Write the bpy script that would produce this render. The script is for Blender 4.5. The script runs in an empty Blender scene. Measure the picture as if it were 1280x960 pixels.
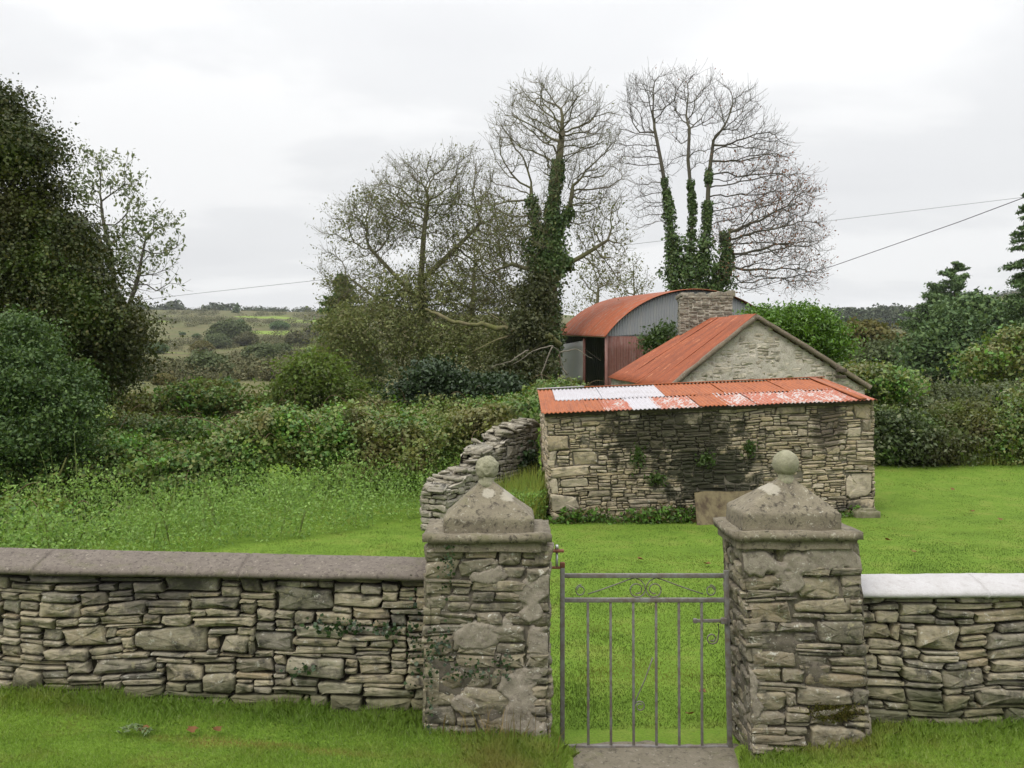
import bpy, bmesh, math
import numpy as np
from mathutils import Vector

SC = bpy.context.scene
COL = SC.collection
PI = math.pi

# ------------------------------------------------------------------ camera
F, CU, CV, HOR, CAMH = 1050.0, 640.0, 480.0, 470.0, 2.27
PITCH = math.atan((CV - HOR) / F)
cp_, sp_ = math.cos(PITCH), math.sin(PITCH)

def ray(u, v):
    a = (u - CU) / F
    b = (CV - v) / F
    return np.array([a, cp_ + b * sp_, -sp_ + b * cp_])

def P(u, v, Y):
    """world point seen at photograph pixel (u,v) at depth Y"""
    d = ray(u, v)
    t = Y / d[1]
    return np.array([d[0] * t, Y, CAMH + d[2] * t])

cam_d = bpy.data.cameras.new('camera')
cam = bpy.data.objects.new('camera', cam_d)
COL.objects.link(cam)
cam.location = (0, 0, CAMH)
cam.rotation_euler = (PI / 2 - PITCH, 0, 0)
cam_d.sensor_width = 36.0
cam_d.lens = 36.0 * F / 1280.0
cam_d.clip_end = 9000
cam_d.clip_start = 0.05
SC.camera = cam

# ------------------------------------------------------------------ noise
def _hash(ix, iy, iz, seed):
    h = (ix * 374761393 + iy * 668265263 + iz * 2147483647 * 7 + seed * 1442695041) & 0xFFFFFFFF
    h = ((h ^ (h >> 13)) * 1274126177) & 0xFFFFFFFF
    h = (h ^ (h >> 16)) & 0xFFFFFFFF
    return h.astype(np.float64) / 4294967295.0

def vnoise(p, seed=0):
    p = np.asarray(p, float)
    if p.shape[-1] == 2:
        p = np.concatenate([p, np.zeros(p.shape[:-1] + (1,))], -1)
    i = np.floor(p).astype(np.int64)
    f = p - i
    f = f * f * (3 - 2 * f)
    r = 0
    for dx in (0, 1):
        for dy in (0, 1):
            for dz in (0, 1):
                w = (f[..., 0] if dx else 1 - f[..., 0]) * (f[..., 1] if dy else 1 - f[..., 1]) * (f[..., 2] if dz else 1 - f[..., 2])
                r = r + w * _hash(i[..., 0] + dx, i[..., 1] + dy, i[..., 2] + dz, seed)
    return r * 2 - 1

def fbm(p, seed=0, octs=4):
    p = np.asarray(p, float)
    r, a = 0, 0.5
    for o in range(octs):
        r = r + a * vnoise(p * 2 ** o, seed + o * 17)
        a *= 0.5
    return r

def sstep(a, b, x):
    t = np.clip((np.asarray(x, float) - a) / (b - a), 0, 1)
    return t * t * (3 - 2 * t)

# ------------------------------------------------------------------ objects
def tag(o, label=None, cat=None, group=None, kind=None):
    if label: o['label'] = label
    if cat: o['category'] = cat
    if group: o['group'] = group
    if kind: o['kind'] = kind
    return o

def empty(name, loc, label, cat, group=None):
    o = bpy.data.objects.new(name, None)
    COL.objects.link(o)
    o.location = [float(c) for c in loc]
    o.empty_display_size = 0.2
    return tag(o, label, cat, group)

def mesh_raw(name, verts, faces, smooth=False):
    """faces: list of int arrays (n,k) of uniform k, or list of tuples"""
    me = bpy.data.meshes.new(name)
    verts = np.asarray(verts, dtype=np.float32)
    groups = [np.asarray(f) for f in faces if len(f)]
    me.vertices.add(len(verts))
    me.vertices.foreach_set('co', verts.ravel())
    nl = sum(g.size for g in groups)
    npoly = sum(len(g) for g in groups)
    me.loops.add(nl)
    me.polygons.add(npoly)
    me.loops.foreach_set('vertex_index', np.concatenate([g.ravel() for g in groups]).astype(np.int32))
    st, s0 = [], 0
    for g in groups:
        k = g.shape[1]
        st.append(s0 + np.arange(len(g)) * k)
        s0 += g.size
    me.polygons.foreach_set('loop_start', np.concatenate(st).astype(np.int32))
    me.update(calc_edges=True)
    me.validate()
    if smooth:
        me.polygons.foreach_set('use_smooth', np.ones(len(me.polygons), dtype=bool))
    return me

def put(name, verts, faces, mats, parent=None, smooth=False, mi=None, loc=None):
    """link a mesh object whose verts are given in WORLD space"""
    verts = np.asarray(verts, float)
    off = np.zeros(3)
    p = parent
    while p is not None:
        off += np.array(p.location); p = p.parent
    own = np.zeros(3)
    if parent is None and loc is not None:
        own = np.asarray(loc, float)
    me = mesh_raw(name, verts - off - own, faces, smooth)
    o = bpy.data.objects.new(name, me)
    COL.objects.link(o)
    if parent is not None: o.parent = parent
    else: o.location = own
    for m in (mats if isinstance(mats, (list, tuple)) else [mats]):
        me.materials.append(m)
    if mi is not None:
        me.polygons.foreach_set('material_index', np.asarray(mi, dtype=np.int32))
    return o

class MB:
    """collects shapes into one mesh"""
    def __init__(s): s.v, s.f, s.n, s.m = [], {}, 0, {}
    def add(s, verts, faces, mi=0):
        verts = np.asarray(verts, float).reshape(-1, 3)
        fs = faces if isinstance(faces, list) else [faces]
        for f in fs:
            f = np.asarray(f)
            if f.ndim == 1: f = f[None]
            if len(f) == 0: continue
            s.f.setdefault((f.shape[1], mi), []).append(f + s.n)
        s.v.append(verts); s.n += len(verts)
        return s
    def bm(s, b, mi=0):
        b.verts.index_update()
        vs = [tuple(v.co) for v in b.verts]
        by = {}
        for f in b.faces: by.setdefault(len(f.verts), []).append([v.index for v in f.verts])
        s.add(vs, [np.array(x) for x in by.values()], mi); b.free()
        return s
    def build(s, name, mats, parent=None, smooth=False, loc=None):
        faces, mi = [], []
        for (k, m), l in s.f.items():
            g = np.concatenate(l); faces.append(g); mi.append(np.full(len(g), m))
        return put(name, np.concatenate(s.v), faces, mats, parent, smooth, np.concatenate(mi), loc)

def box_bm(dims, bevel=0.0, seg=2, subdiv=0, rough=0.0, seed=0):
    b = bmesh.new()
    bmesh.ops.create_cube(b, size=1)
    for v in b.verts: v.co = Vector((v.co.x * dims[0], v.co.y * dims[1], v.co.z * dims[2]))
    if subdiv: bmesh.ops.subdivide_edges(b, edges=b.edges[:], cuts=subdiv, use_grid_fill=True)
    elif bevel: bmesh.ops.bevel(b, geom=b.edges[:], offset=bevel, segments=seg, affect='EDGES', profile=0.6)
    return b

def box(mbd, c, dims, bevel=0.004, mi=0, rot=None, rough=0.0, seed=0):
    b = box_bm(dims, bevel)
    from mathutils import Matrix
    if rot is not None: bmesh.ops.transform(b, matrix=rot, verts=b.verts)
    for v in b.verts: v.co += Vector([float(x) for x in c])
    if rough:
        vs = np.array([tuple(v.co) for v in b.verts])
        d = np.stack([vnoise(vs * 6, seed + k) for k in range(3)], -1) * rough
        for v, dd in zip(b.verts, d): v.co += Vector(dd)
    return mbd.bm(b, mi)

def tube(mbd, pts, rad, k=6, mi=0, closed_ends=True):
    pts = np.asarray(pts, float); n = len(pts)
    rad = np.broadcast_to(np.asarray(rad, float), (n,))
    d = np.gradient(pts, axis=0)
    d /= np.linalg.norm(d, axis=1)[:, None] + 1e-9
    ref = np.array([0.0, 0, 1]) if abs(d[:, 2]).mean() < 0.8 else np.array([1.0, 0, 0])
    a = np.cross(d, ref); a /= np.linalg.norm(a, axis=1)[:, None] + 1e-9
    b = np.cross(d, a)
    th = np.arange(k) * 2 * PI / k
    ring = pts[:, None] + rad[:, None, None] * (a[:, None] * np.cos(th)[None, :, None] + b[:, None] * np.sin(th)[None, :, None])
    idx = np.arange(n * k).reshape(n, k)
    q = np.stack([idx[:-1], np.roll(idx[:-1], -1, 1), np.roll(idx[1:], -1, 1), idx[1:]], -1).reshape(-1, 4)
    mbd.add(ring.reshape(-1, 3), q, mi)
    if closed_ends:
        mbd.f.setdefault((k, mi), []).append((np.array([idx[0][::-1], idx[-1]])) + mbd.n - n * k)
    return mbd

# ------------------------------------------------------------------ materials
class NT:
    def __init__(s, name):
        s.m = bpy.data.materials.new(name); s.m.use_nodes = True
        s.t = s.m.node_tree; s.t.nodes.clear()
        s.out = s.n('ShaderNodeOutputMaterial')
        s.geo = s.n('ShaderNodeNewGeometry')
        s.pos = s.geo.outputs['Position']; s.isl = s.geo.outputs['Random Per Island']
    def n(s, t): return s.t.nodes.new(t)
    def l(s, a, b): s.t.links.new(a, b)
    def setin(s, sock, v):
        if isinstance(v, bpy.types.NodeSocket): s.l(v, sock)
        else: sock.default_value = v
    def noise(s, scale, detail=4, rough=0.6, vec=None, dist=0.0):
        n = s.n('ShaderNodeTexNoise'); n.inputs['Scale'].default_value = scale
        n.inputs['Detail'].default_value = detail; n.inputs['Roughness'].default_value = rough
        n.inputs['Distortion'].default_value = dist
        s.l(vec if vec is not None else s.pos, n.inputs['Vector']); return n.outputs['Fac']
    def voro(s, scale, vec=None, feat='F1', out='Distance'):
        n = s.n('ShaderNodeTexVoronoi'); n.feature = feat; n.inputs['Scale'].default_value = scale
        s.l(vec if vec is not None else s.pos, n.inputs['Vector']); return n.outputs[out]
    def map(s, sc=(1, 1, 1), loc=(0, 0, 0), rot=(0, 0, 0), vec=None):
        n = s.n('ShaderNodeMapping'); n.inputs['Scale'].default_value = sc; n.inputs['Location'].default_value = loc
        n.inputs['Rotation'].default_value = rot
        s.l(vec if vec is not None else s.pos, n.inputs['Vector']); return n.outputs['Vector']
    def ramp(s, fac, stops, interp='LINEAR'):
        n = s.n('ShaderNodeValToRGB'); r = n.color_ramp; r.interpolation = interp
        while len(r.elements) < len(stops): r.elements.new(0.5)
        for e, (p, c) in zip(r.elements, stops):
            e.position = p; e.color = (*c, 1) if len(c) == 3 else c
        s.l(fac, n.inputs['Fac']); return n.outputs['Color']
    def rng(s, fac, a, b, c=0.0, d=1.0):
        n = s.n('ShaderNodeMapRange'); n.clamp = True
        s.setin(n.inputs[0], fac)
        for k, v in zip((1, 2, 3, 4), (a, b, c, d)): s.setin(n.inputs[k], v)
        return n.outputs[0]
    def mix(s, fac, a, b, mode='MIX'):
        n = s.n('ShaderNodeMix'); n.data_type = 'RGBA'; n.blend_type = mode; n.clamp_factor = True
        s.setin(n.inputs[0], fac)
        for sock, v in ((n.inputs[6], a), (n.inputs[7], b)):
            if isinstance(v, bpy.types.NodeSocket): s.l(v, sock)
            else: sock.default_value = (*v, 1)
        return n.outputs[2]
    def math(s, op, a, b=0.0, c=0.0, clamp=False):
        n = s.n('ShaderNodeMath'); n.operation = op; n.use_clamp = clamp
        s.setin(n.inputs[0], a); s.setin(n.inputs[1], b); s.setin(n.inputs[2], c); return n.outputs[0]
    def xyz(s, vec=None):
        n = s.n('ShaderNodeSeparateXYZ'); s.l(vec if vec is not None else s.pos, n.inputs[0]); return n.outputs
    def bump(s, h, strength=0.5, dist=0.01, prev=None):
        n = s.n('ShaderNodeBump'); n.inputs['Strength'].default_value = strength; n.inputs['Distance'].default_value = dist
        s.l(h, n.inputs['Height'])
        if prev is not None: s.l(prev, n.inputs['Normal'])
        return n.outputs[0]
    def bsdf(s, col, rough=0.9, normal=None, metal=0.0, spec=0.3):
        n = s.n('ShaderNodeBsdfPrincipled')
        if isinstance(col, bpy.types.NodeSocket): s.l(col, n.inputs['Base Color'])
        else: n.inputs['Base Color'].default_value = (*col, 1)
        s.setin(n.inputs['Roughness'], rough); n.inputs['Metallic'].default_value = metal
        n.inputs['Specular IOR Level'].default_value = spec
        if normal is not None: s.l(normal, n.inputs['Normal'])
        return n.outputs[0]
    def done(s, sh): s.l(sh, s.out.inputs['Surface']); return s.m

def stone_mat(name, pal, lichen=0.35, moss=0.25, dark=0.3, stain=None, bscale=1.0, mortar=None, moss_up=True):
    t = NT(name)
    base = t.ramp(t.isl, [(i / (len(pal) - 1), c) for i, c in enumerate(pal)])
    n1 = t.noise(9 * bscale, 6, 0.65); n2 = t.noise(45 * bscale, 5, 0.7)
    streak = t.noise(1.0, 5, 0.6, t.map((14 * bscale, 14 * bscale, 60 * bscale)))
    c = t.mix(t.rng(streak, 0.35, 0.7), base, t.mix(0.5, base, (0.1, 0.09, 0.075)))
    c = t.mix(t.rng(n2, 0.3, 0.75, 0.0, 0.55), c, t.mix(0.5, c, (0.45, 0.43, 0.36)))
    # dark algae blotches
    c = t.mix(t.math('MULTIPLY', t.rng(n1, 0.5, 0.68), dark), c, (0.045, 0.042, 0.036))
    # pale lichen spots
    lz = t.noise(22 * bscale, 4, 0.75, dist=0.6)
    c = t.mix(t.math('MULTIPLY', t.rng(lz, 0.60, 0.66), lichen), c, (0.46, 0.45, 0.40))
    lz2 = t.noise(13 * bscale, 5, 0.7, t.map(loc=(7, 3, 2)), 0.4)
    c = t.mix(t.math('MULTIPLY', t.rng(lz2, 0.60, 0.66), lichen * 0.6), c, (0.36, 0.33, 0.19))
    # moss
    mz = t.noise(5 * bscale, 5, 0.7, t.map(loc=(1, 9, 4)))
    mf = t.rng(mz, 0.5, 0.72)
    c = t.mix(t.math('MULTIPLY', mf, moss), c, (0.085, 0.10, 0.025))
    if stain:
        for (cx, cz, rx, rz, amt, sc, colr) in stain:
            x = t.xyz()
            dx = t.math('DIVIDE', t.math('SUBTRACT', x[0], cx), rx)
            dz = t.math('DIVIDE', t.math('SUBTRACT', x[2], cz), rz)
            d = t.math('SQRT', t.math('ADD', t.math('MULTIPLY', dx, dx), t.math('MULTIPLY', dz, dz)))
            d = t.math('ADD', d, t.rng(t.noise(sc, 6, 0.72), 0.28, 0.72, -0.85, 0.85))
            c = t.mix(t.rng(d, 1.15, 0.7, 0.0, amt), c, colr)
    h = t.math('ADD', t.math('MULTIPLY', streak, 0.6), t.math('ADD', t.math('MULTIPLY', n1, 0.8), t.math('MULTIPLY', n2, 0.5)))
    return t.done(t.bsdf(c, 0.92, t.bump(h, 0.8, 0.012 / bscale ** 0.5), spec=0.2))

def mortar_mat(name, a, b, dark=(0.05, 0.045, 0.04), lichen=0.4, bscale=1.0, dk=0.6, moss=0.25, l_col=(0.5, 0.49, 0.44), spots=()):
    t = NT(name)
    n1 = t.noise(5 * bscale, 6, 0.7); n2 = t.noise(60 * bscale, 4, 0.7); n3 = t.noise(16 * bscale, 5, 0.7, t.map(loc=(3, 1, 7)), 0.5)
    c = t.mix(t.rng(n1, 0.3, 0.7), a, b)
    c = t.mix(t.rng(n2, 0.4, 0.75, 0, 0.5), c, t.mix(0.6, c, dark))
    c = t.mix(t.math('MULTIPLY', t.rng(n3, 0.52, 0.66), dk), c, dark)
    lz = t.noise(19 * bscale, 4, 0.75, t.map(loc=(5, 5, 1)), 0.7)
    c = t.mix(t.math('MULTIPLY', t.rng(lz, 0.60, 0.65), lichen), c, l_col)
    c = t.mix(t.math('MULTIPLY', t.rng(t.noise(3.3 * bscale, 5, 0.7, t.map(loc=(8, 8, 8))), 0.55, 0.72), moss), c, (0.10, 0.105, 0.04))
    for (pt, rx, rz) in spots:
        x = t.xyz(); dx = t.math('DIVIDE', t.math('SUBTRACT', x[0], float(pt[0])), rx); dz = t.math('DIVIDE', t.math('SUBTRACT', x[2], float(pt[2])), rz)
        d = t.math('ADD', t.math('SQRT', t.math('ADD', t.math('MULTIPLY', dx, dx), t.math('MULTIPLY', dz, dz))), t.rng(n3, .3, .7, -.35, .35))
        c = t.mix(t.rng(d, 1.05, .75, 0, .75), c, (.34, .315, .26))
    h = t.math('ADD', n1, t.math('MULTIPLY', n2, 0.6))
    return t.done(t.bsdf(c, 0.93, t.bump(h, 0.7, 0.01), spec=0.2))

def leaf_mat(name, cols, rough=0.55, trans=0.35, big=0.6, spec=0.25, bigcol=None):
    t = NT(name)
    k = len(cols)
    c = t.ramp(t.isl, [(i / max(1, k - 1), x) for i, x in enumerate(cols)])
    nb = t.noise(big, 3, 0.6)
    if bigcol is not None:
        c = t.mix(t.rng(nb, .48, .66, 0, .7), c, bigcol)
        n3 = t.noise(big * 1.7, 3, .6, t.map(loc=(31, 7, 3)))
        c = t.mix(t.rng(n3, .52, .66, 0, .8), c, t.mix(1.0, c, (1.3, 1.65, .9), 'MULTIPLY'))
    else:
        c = t.mix(t.rng(nb, 0.35, 0.65, 0, 0.45), c, t.mix(1.0, c, (0.55, 0.6, 0.5), 'MULTIPLY'))
    p = t.bsdf(c, rough, spec=spec)
    tr = t.n('ShaderNodeBsdfTranslucent'); t.l(t.mix(1.0, c, (1.0, 1.0, 0.55), 'MULTIPLY'), tr.inputs['Color'])
    ms = t.n('ShaderNodeMixShader'); ms.inputs[0].default_value = trans
    t.l(p, ms.inputs[1]); t.l(tr.outputs[0], ms.inputs[2])
    return t.done(ms.outputs[0])

def bark_mat(name, a, b, moss=0.0, scale=8):
    t = NT(name)
    n = t.noise(scale, 5, 0.7); n2 = t.noise(1.1, 3, 0.6)
    c = t.mix(t.rng(n, 0.3, 0.7), a, b)
    if moss: c = t.mix(t.rng(n2, 0.35, 0.6, 0, moss), c, (0.10, 0.11, 0.03))
    return t.done(t.bsdf(c, 0.9, t.bump(n, 0.6, 0.02), spec=0.15))

def paint_rust_mat(name, paint, rust, amount=0.5, streak_axis=(3, 3, 1), scale=1.0, rough=0.6, third=None, third_amt=0.0, lo=0.48, hi=0.6, fine=0.5):
    t = NT(name)
    n = t.noise(1.0 * scale, 6, 0.7, t.map(streak_axis)); n2 = t.noise(9 * scale, 5, 0.75)
    c = t.mix(t.rng(n2, 0.35, 0.7, 0, 0.6), paint, t.mix(0.5, paint, rust))
    f = t.math('ADD', t.math('MULTIPLY', n, 1 - fine), t.math('MULTIPLY', n2, fine))
    c = t.mix(t.math('MULTIPLY', t.rng(f, lo, hi), amount), c, rust)
    if third is not None:
        n3 = t.noise(2.3 * scale, 6, 0.78, t.map(streak_axis, (4, 2, 9)))
        c = t.mix(t.rng(n3, 0.62 - third_amt * 0.3, 0.68 - third_amt * 0.3), c, third)
    return t.done(t.bsdf(c, rough, t.bump(n2, 0.25, 0.004), spec=0.3))
# ------------------------------------------------------------------ dry stone masonry
def skyline(L, H, rng, wmin, wmax, hmin, hmax, tall=0.12):
    """irregular rubble packing of an L x H elevation -> rects (x0,x1,y0,y1)"""
    segs = [[0.0, L, 0.0]]
    out = []
    for _ in range(20000):
        i = min(range(len(segs)), key=lambda k: segs[k][2])
        x0, x1, y = segs[i]
        if y >= H - 1e-6: break
        w = x1 - x0
        sw = wmin + (wmax - wmin) * rng.random() ** 1.6
        h = hmin + (hmax - hmin) * rng.random() ** 1.5
        if rng.random() < tall: h *= 1.7; sw *= 0.9
        if sw < h * 1.15: sw = h * (1.15 + rng.random())
        if w - sw < wmin: sw = w
        if w < wmin * 0.7: h = min(h, hmin * 1.5)
        nb = [segs[j][2] for j in (i - 1, i + 1) if 0 <= j < len(segs)]
        for yy in nb:
            if abs(y + h - yy) < hmin * 0.55: h = yy - y
        if H - (y + h) < hmin * 0.7: h = H - y
        left = rng.random() < 0.5
        a = x0 if left else x1 - sw
        b = a + sw
        out.append((a, b, y, y + h))
        new = []
        if a > x0 + 1e-6: new.append([x0, a, y])
        new.append([a, b, y + h])
        if b < x1 - 1e-6: new.append([b, x1, y])
        segs[i:i + 1] = new
        m = [segs[0]]
        for s in segs[1:]:
            if abs(s[2] - m[-1][2]) < 1e-6: m[-1][1] = s[1]
            else: m.append(s)
        segs = m
    return np.array(out)

def stones(mbd, A, B, C, D, rng, wmin=.08, wmax=.34, hmin=.035, hmax=.11, gap=.006, depth=.09, prot=.018, wob=.02,
           core=-.05, core_amp=.02, topf=None, mi=0, core_mi=1, core_n=(60, 40), extra=None, seed=0, tall=0.12, round_=1.0, do_core=True, inset=0.0, core_top=None):
    """stonework on the quad A(bottom left) B(bottom right) C(top right) D(top left), facing the viewer"""
    A, B, C, D = (np.asarray(x, float) for x in (A, B, C, D))
    L = (np.linalg.norm(B - A) + np.linalg.norm(C - D)) / 2
    H = (np.linalg.norm(D - A) + np.linalg.norm(C - B)) / 2
    nrm = np.cross(B - A, D - A); nrm /= np.linalg.norm(nrm)
    rects = skyline(L, H, rng, wmin, wmax, hmin, hmax, tall)
    if extra is not None:
        ex = np.asarray(extra, float)
        cur = [tuple(r) for r in rects]
        for e in ex:
            nxt = []
            for (a_, b_, c_, d_) in cur:
                if b_ <= e[0] or a_ >= e[1] or d_ <= e[2] or c_ >= e[3]:
                    nxt.append((a_, b_, c_, d_)); continue
                if c_ < e[2]: nxt.append((a_, b_, c_, e[2]))
                if d_ > e[3]: nxt.append((a_, b_, e[3], d_))
                c2, d2_ = max(c_, e[2]), min(d_, e[3])
                if a_ < e[0]: nxt.append((a_, e[0], c2, d2_))
                if b_ > e[1]: nxt.append((e[1], b_, c2, d2_))
            cur = nxt
        rects = np.concatenate([np.array(cur), ex])
        rects = rects[(rects[:, 1] - rects[:, 0] > .022) & (rects[:, 3] - rects[:, 2] > .012)]
    if topf is not None:
        cx = (rects[:, 0] + rects[:, 1]) / 2; cy = (rects[:, 2] + rects[:, 3]) / 2
        rects = rects[cy < topf(cx / L) * H]
    n = len(rects)
    K = 16
    a = (rects[:, 1] - rects[:, 0]) / 2; b = (rects[:, 3] - rects[:, 2]) / 2
    g = gap * (0.5 + 1.2 * rng.random(n))
    a2 = np.maximum(a - g, a * .6); b2 = np.maximum(b - g * .8, b * .6)
    th = (np.arange(K) + .5) * 2 * PI / K
    ex = 0.16 + 0.22 * rng.random(n) * round_
    cs, sn = np.cos(th), np.sin(th)
    X = np.sign(cs)[None] * np.abs(cs)[None] ** ex[:, None]
    Yy = np.sign(sn)[None] * np.abs(sn)[None] ** ex[:, None]
    j = 1 + (rng.random((n, K)) - .6) * .19
    lx = X * a2[:, None] * j; ly = Yy * b2[:, None] * (1 + (rng.random((n, K)) - .65) * .28)
    # sloped / tapered outlines
    ly = ly * (1 + (lx / a[:, None]) * (rng.random((n, 1)) - .5) * .45)
    lx = lx + ly * (rng.random((n, 1)) - .5) * .6
    rot = (rng.random((n, 1)) - .5) * .09
    lx, ly = lx - ly * rot, ly + lx * rot
    cx = ((rects[:, 0] + rects[:, 1]) / 2)[:, None]; cy = ((rects[:, 2] + rects[:, 3]) / 2)[:, None]
    o = (rng.random(n) - .4) * 2 * prot
    bev = np.minimum(np.minimum(a, b) * .34, .016) * (0.7 + .6 * rng.random(n))
    tiltx = (rng.random((n, 1)) - .5) * .16; tilty = (rng.random((n, 1)) - .3) * .30
    rings = []
    for s_in, oo in ((0, None), (0, -1.0), (.35, -.3), (1.0, 0.0), (3.0, .15)):
        if s_in <= 1:
            sx = 1 - s_in * bev / a; sy = 1 - s_in * bev / b
        else:
            sx = (1 - bev / a) * .45; sy = (1 - bev / b) * .45
        rx = lx * sx[:, None]; ry = ly * sy[:, None]
        if oo is None: oz = np.full((n, K), -depth)
        else:
            oz = (o + oo * bev)[:, None] + tiltx * rx + tilty * ry + (rng.random((n, K)) - .5) * np.minimum(b, .05)[:, None] * (.22 if oo > -1 else .1)
        rings.append(np.stack([rx + cx, ry + cy, oz], -1))
    cen = np.stack([cx[:, 0], cy[:, 0], o + bev * .15 + (rng.random(n) - .5) * .008], -1)
    V = np.concatenate([np.concatenate(rings, 1), cen[:, None]], 1)     # n, 5K+1, 3
    W = V.copy()
    q = V[..., :2]
    W[..., 0] += wob * fbm(q * 2.2, seed + 5, 3); W[..., 1] += wob * 1.3 * fbm(q * 2.0 + 40, seed + 9, 3)
    W[..., 2] += .03 * fbm(q * 1.3 + 11, seed + 2, 2)
    W[..., 0] = np.clip(W[..., 0], -inset, L + inset)
    if topf is not None:
        W[..., 1] = np.minimum(W[..., 1], topf(W[..., 0] / L) * H)
    W[..., 1] = np.clip(W[..., 1], -.01, H + .004)
    def world(W):
        u = (W[..., 0] / L)[..., None]; v = (W[..., 1] / H)[..., None]
        return (1 - u) * (1 - v) * A + u * (1 - v) * B + u * v * C + (1 - u) * v * D + W[..., 2:3] * nrm
    pv = world(W).reshape(-1, 3)
    per = 5 * K + 1
    idx = np.arange(K); nx = (idx + 1) % K
    fq = np.concatenate([np.stack([r * K + idx, r * K + nx, (r + 1) * K + nx, (r + 1) * K + idx], -1) for r in range(4)])
    ft = np.stack([4 * K + idx, 4 * K + nx, np.full(K, 5 * K)], -1)
    base = (np.arange(n) * per)[:, None, None]
    mbd.add(pv, [(fq[None] + base).reshape(-1, 4)], mi)
    mbd.f.setdefault((3, mi), []).append((ft[None] + base).reshape(-1, 3) + mbd.n - len(pv))
    if do_core:
        nu, nv = core_n
        u, v = np.meshgrid(np.linspace(-inset / L, 1 + inset / L, nu), np.linspace(0, 1, nv), indexing='ij')
        lu, lv = u * L, v * H
        tf = (core_top or topf)
        if tf is not None: lv = lv * np.minimum(1, tf(u) * .985)
        oz = core + core_amp * (fbm(np.stack([lu * 5, lv * 7], -1), seed + 31, 4) * 2)
        g3 = world(np.stack([lu, lv, oz], -1)).reshape(-1, 3)
        ii = np.arange(nu * nv).reshape(nu, nv)
        fq = np.stack([ii[:-1, :-1], ii[1:, :-1], ii[1:, 1:], ii[:-1, 1:]], -1).reshape(-1, 4)
        mbd.add(g3, fq, core_mi)
    return nrm

def patch(A, B, C, D, blobs, thick, rng, seed, n=(60, 90), rough=.012):
    """render patch: a skim of mortar proud of the stones inside the blobs (u,v,ru,rv), buried elsewhere"""
    A, B, C, D = (np.asarray(x, float) for x in (A, B, C, D))
    nrm = np.cross(B - A, D - A); nrm /= np.linalg.norm(nrm)
    L = np.linalg.norm(B - A); H = np.linalg.norm(D - A)
    u, v = np.meshgrid(np.linspace(0.01, .99, n[0]), np.linspace(0, 1, n[1]), indexing='ij')
    q = np.stack([u * L, v * H], -1)
    m = np.full(u.shape, -9.0)
    for (bu, bv, ru, rv) in blobs:
        m = np.maximum(m, 1 - np.sqrt(((u - bu) / ru) ** 2 + ((v - bv) / rv) ** 2))
    m = m + fbm(q * 7, seed, 4) * 1.0
    o = np.where(m > 0, thick * sstep(0, .25, m), -.03) + fbm(q * 12, seed + 3, 4) * rough
    p = ((1 - u) * (1 - v))[..., None] * A + (u * (1 - v))[..., None] * B + (u * v)[..., None] * C + ((1 - u) * v)[..., None] * D + o[..., None] * nrm
    ii = np.arange(u.size).reshape(u.shape)
    fq = np.stack([ii[:-1, :-1], ii[1:, :-1], ii[1:, 1:], ii[:-1, 1:]], -1)
    ok = (np.maximum.reduce([m[:-1, :-1], m[1:, :-1], m[1:, 1:], m[:-1, 1:]]) > 0)
    return p.reshape(-1, 3), fq[ok].reshape(-1, 4)

def lerp(a, b, t): return np.asarray(a, float) * (1 - t) + np.asarray(b, float) * t

# ------------------------------------------------------------------ corrugated iron
def corr(A, B, C, D, pitch=.076, amp=.011, per=6, nv=6, sag=.0, seed=0, jag=.0):
    """wave along A->B ; sheet runs A->D"""
    A, B, C, D = (np.asarray(x, float) for x in (A, B, C, D))
    L = np.linalg.norm(B - A); nu = max(6, int(L / pitch * per))
    nrm = np.cross(B - A, D - A); nrm /= np.linalg.norm(nrm)
    u, v = np.meshgrid(np.linspace(0, 1, nu), np.linspace(0, 1, nv), indexing='ij')
    o = amp * np.sin(u * L / pitch * 2 * PI) + sag * fbm(np.stack([u * L * .6, v * 2.0], -1), seed, 3)
    if jag: v = v + (v < .5) * -jag * (vnoise(np.stack([u * L * 1.2, u * 0], -1), seed + 1)) * (1 - v)
    p = ((1 - u) * (1 - v))[..., None] * A + (u * (1 - v))[..., None] * B + (u * v)[..., None] * C + ((1 - u) * v)[..., None] * D + o[..., None] * nrm
    # two skins, 5 mm apart, stitched at the rim
    q = p - nrm * .005
    ii = np.arange(u.size).reshape(u.shape); N = u.size
    f1 = np.stack([ii[:-1, :-1], ii[1:, :-1], ii[1:, 1:], ii[:-1, 1:]], -1).reshape(-1, 4)
    rim = np.concatenate([ii[:, 0], ii[-1, 1:], ii[-2::-1, -1], ii[0, -2:0:-1]])
    rn = np.roll(rim, -1)
    f3 = np.stack([rim, rim + N, rn + N, rn], -1)
    return np.concatenate([p.reshape(-1, 3), q.reshape(-1, 3)]), np.concatenate([f1, f1[:, ::-1] + N, f3])

# ------------------------------------------------------------------ foliage
def unit(rng, n):
    d = rng.normal(size=(n, 3)); return d / (np.linalg.norm(d, axis=1)[:, None] + 1e-9)

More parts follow.
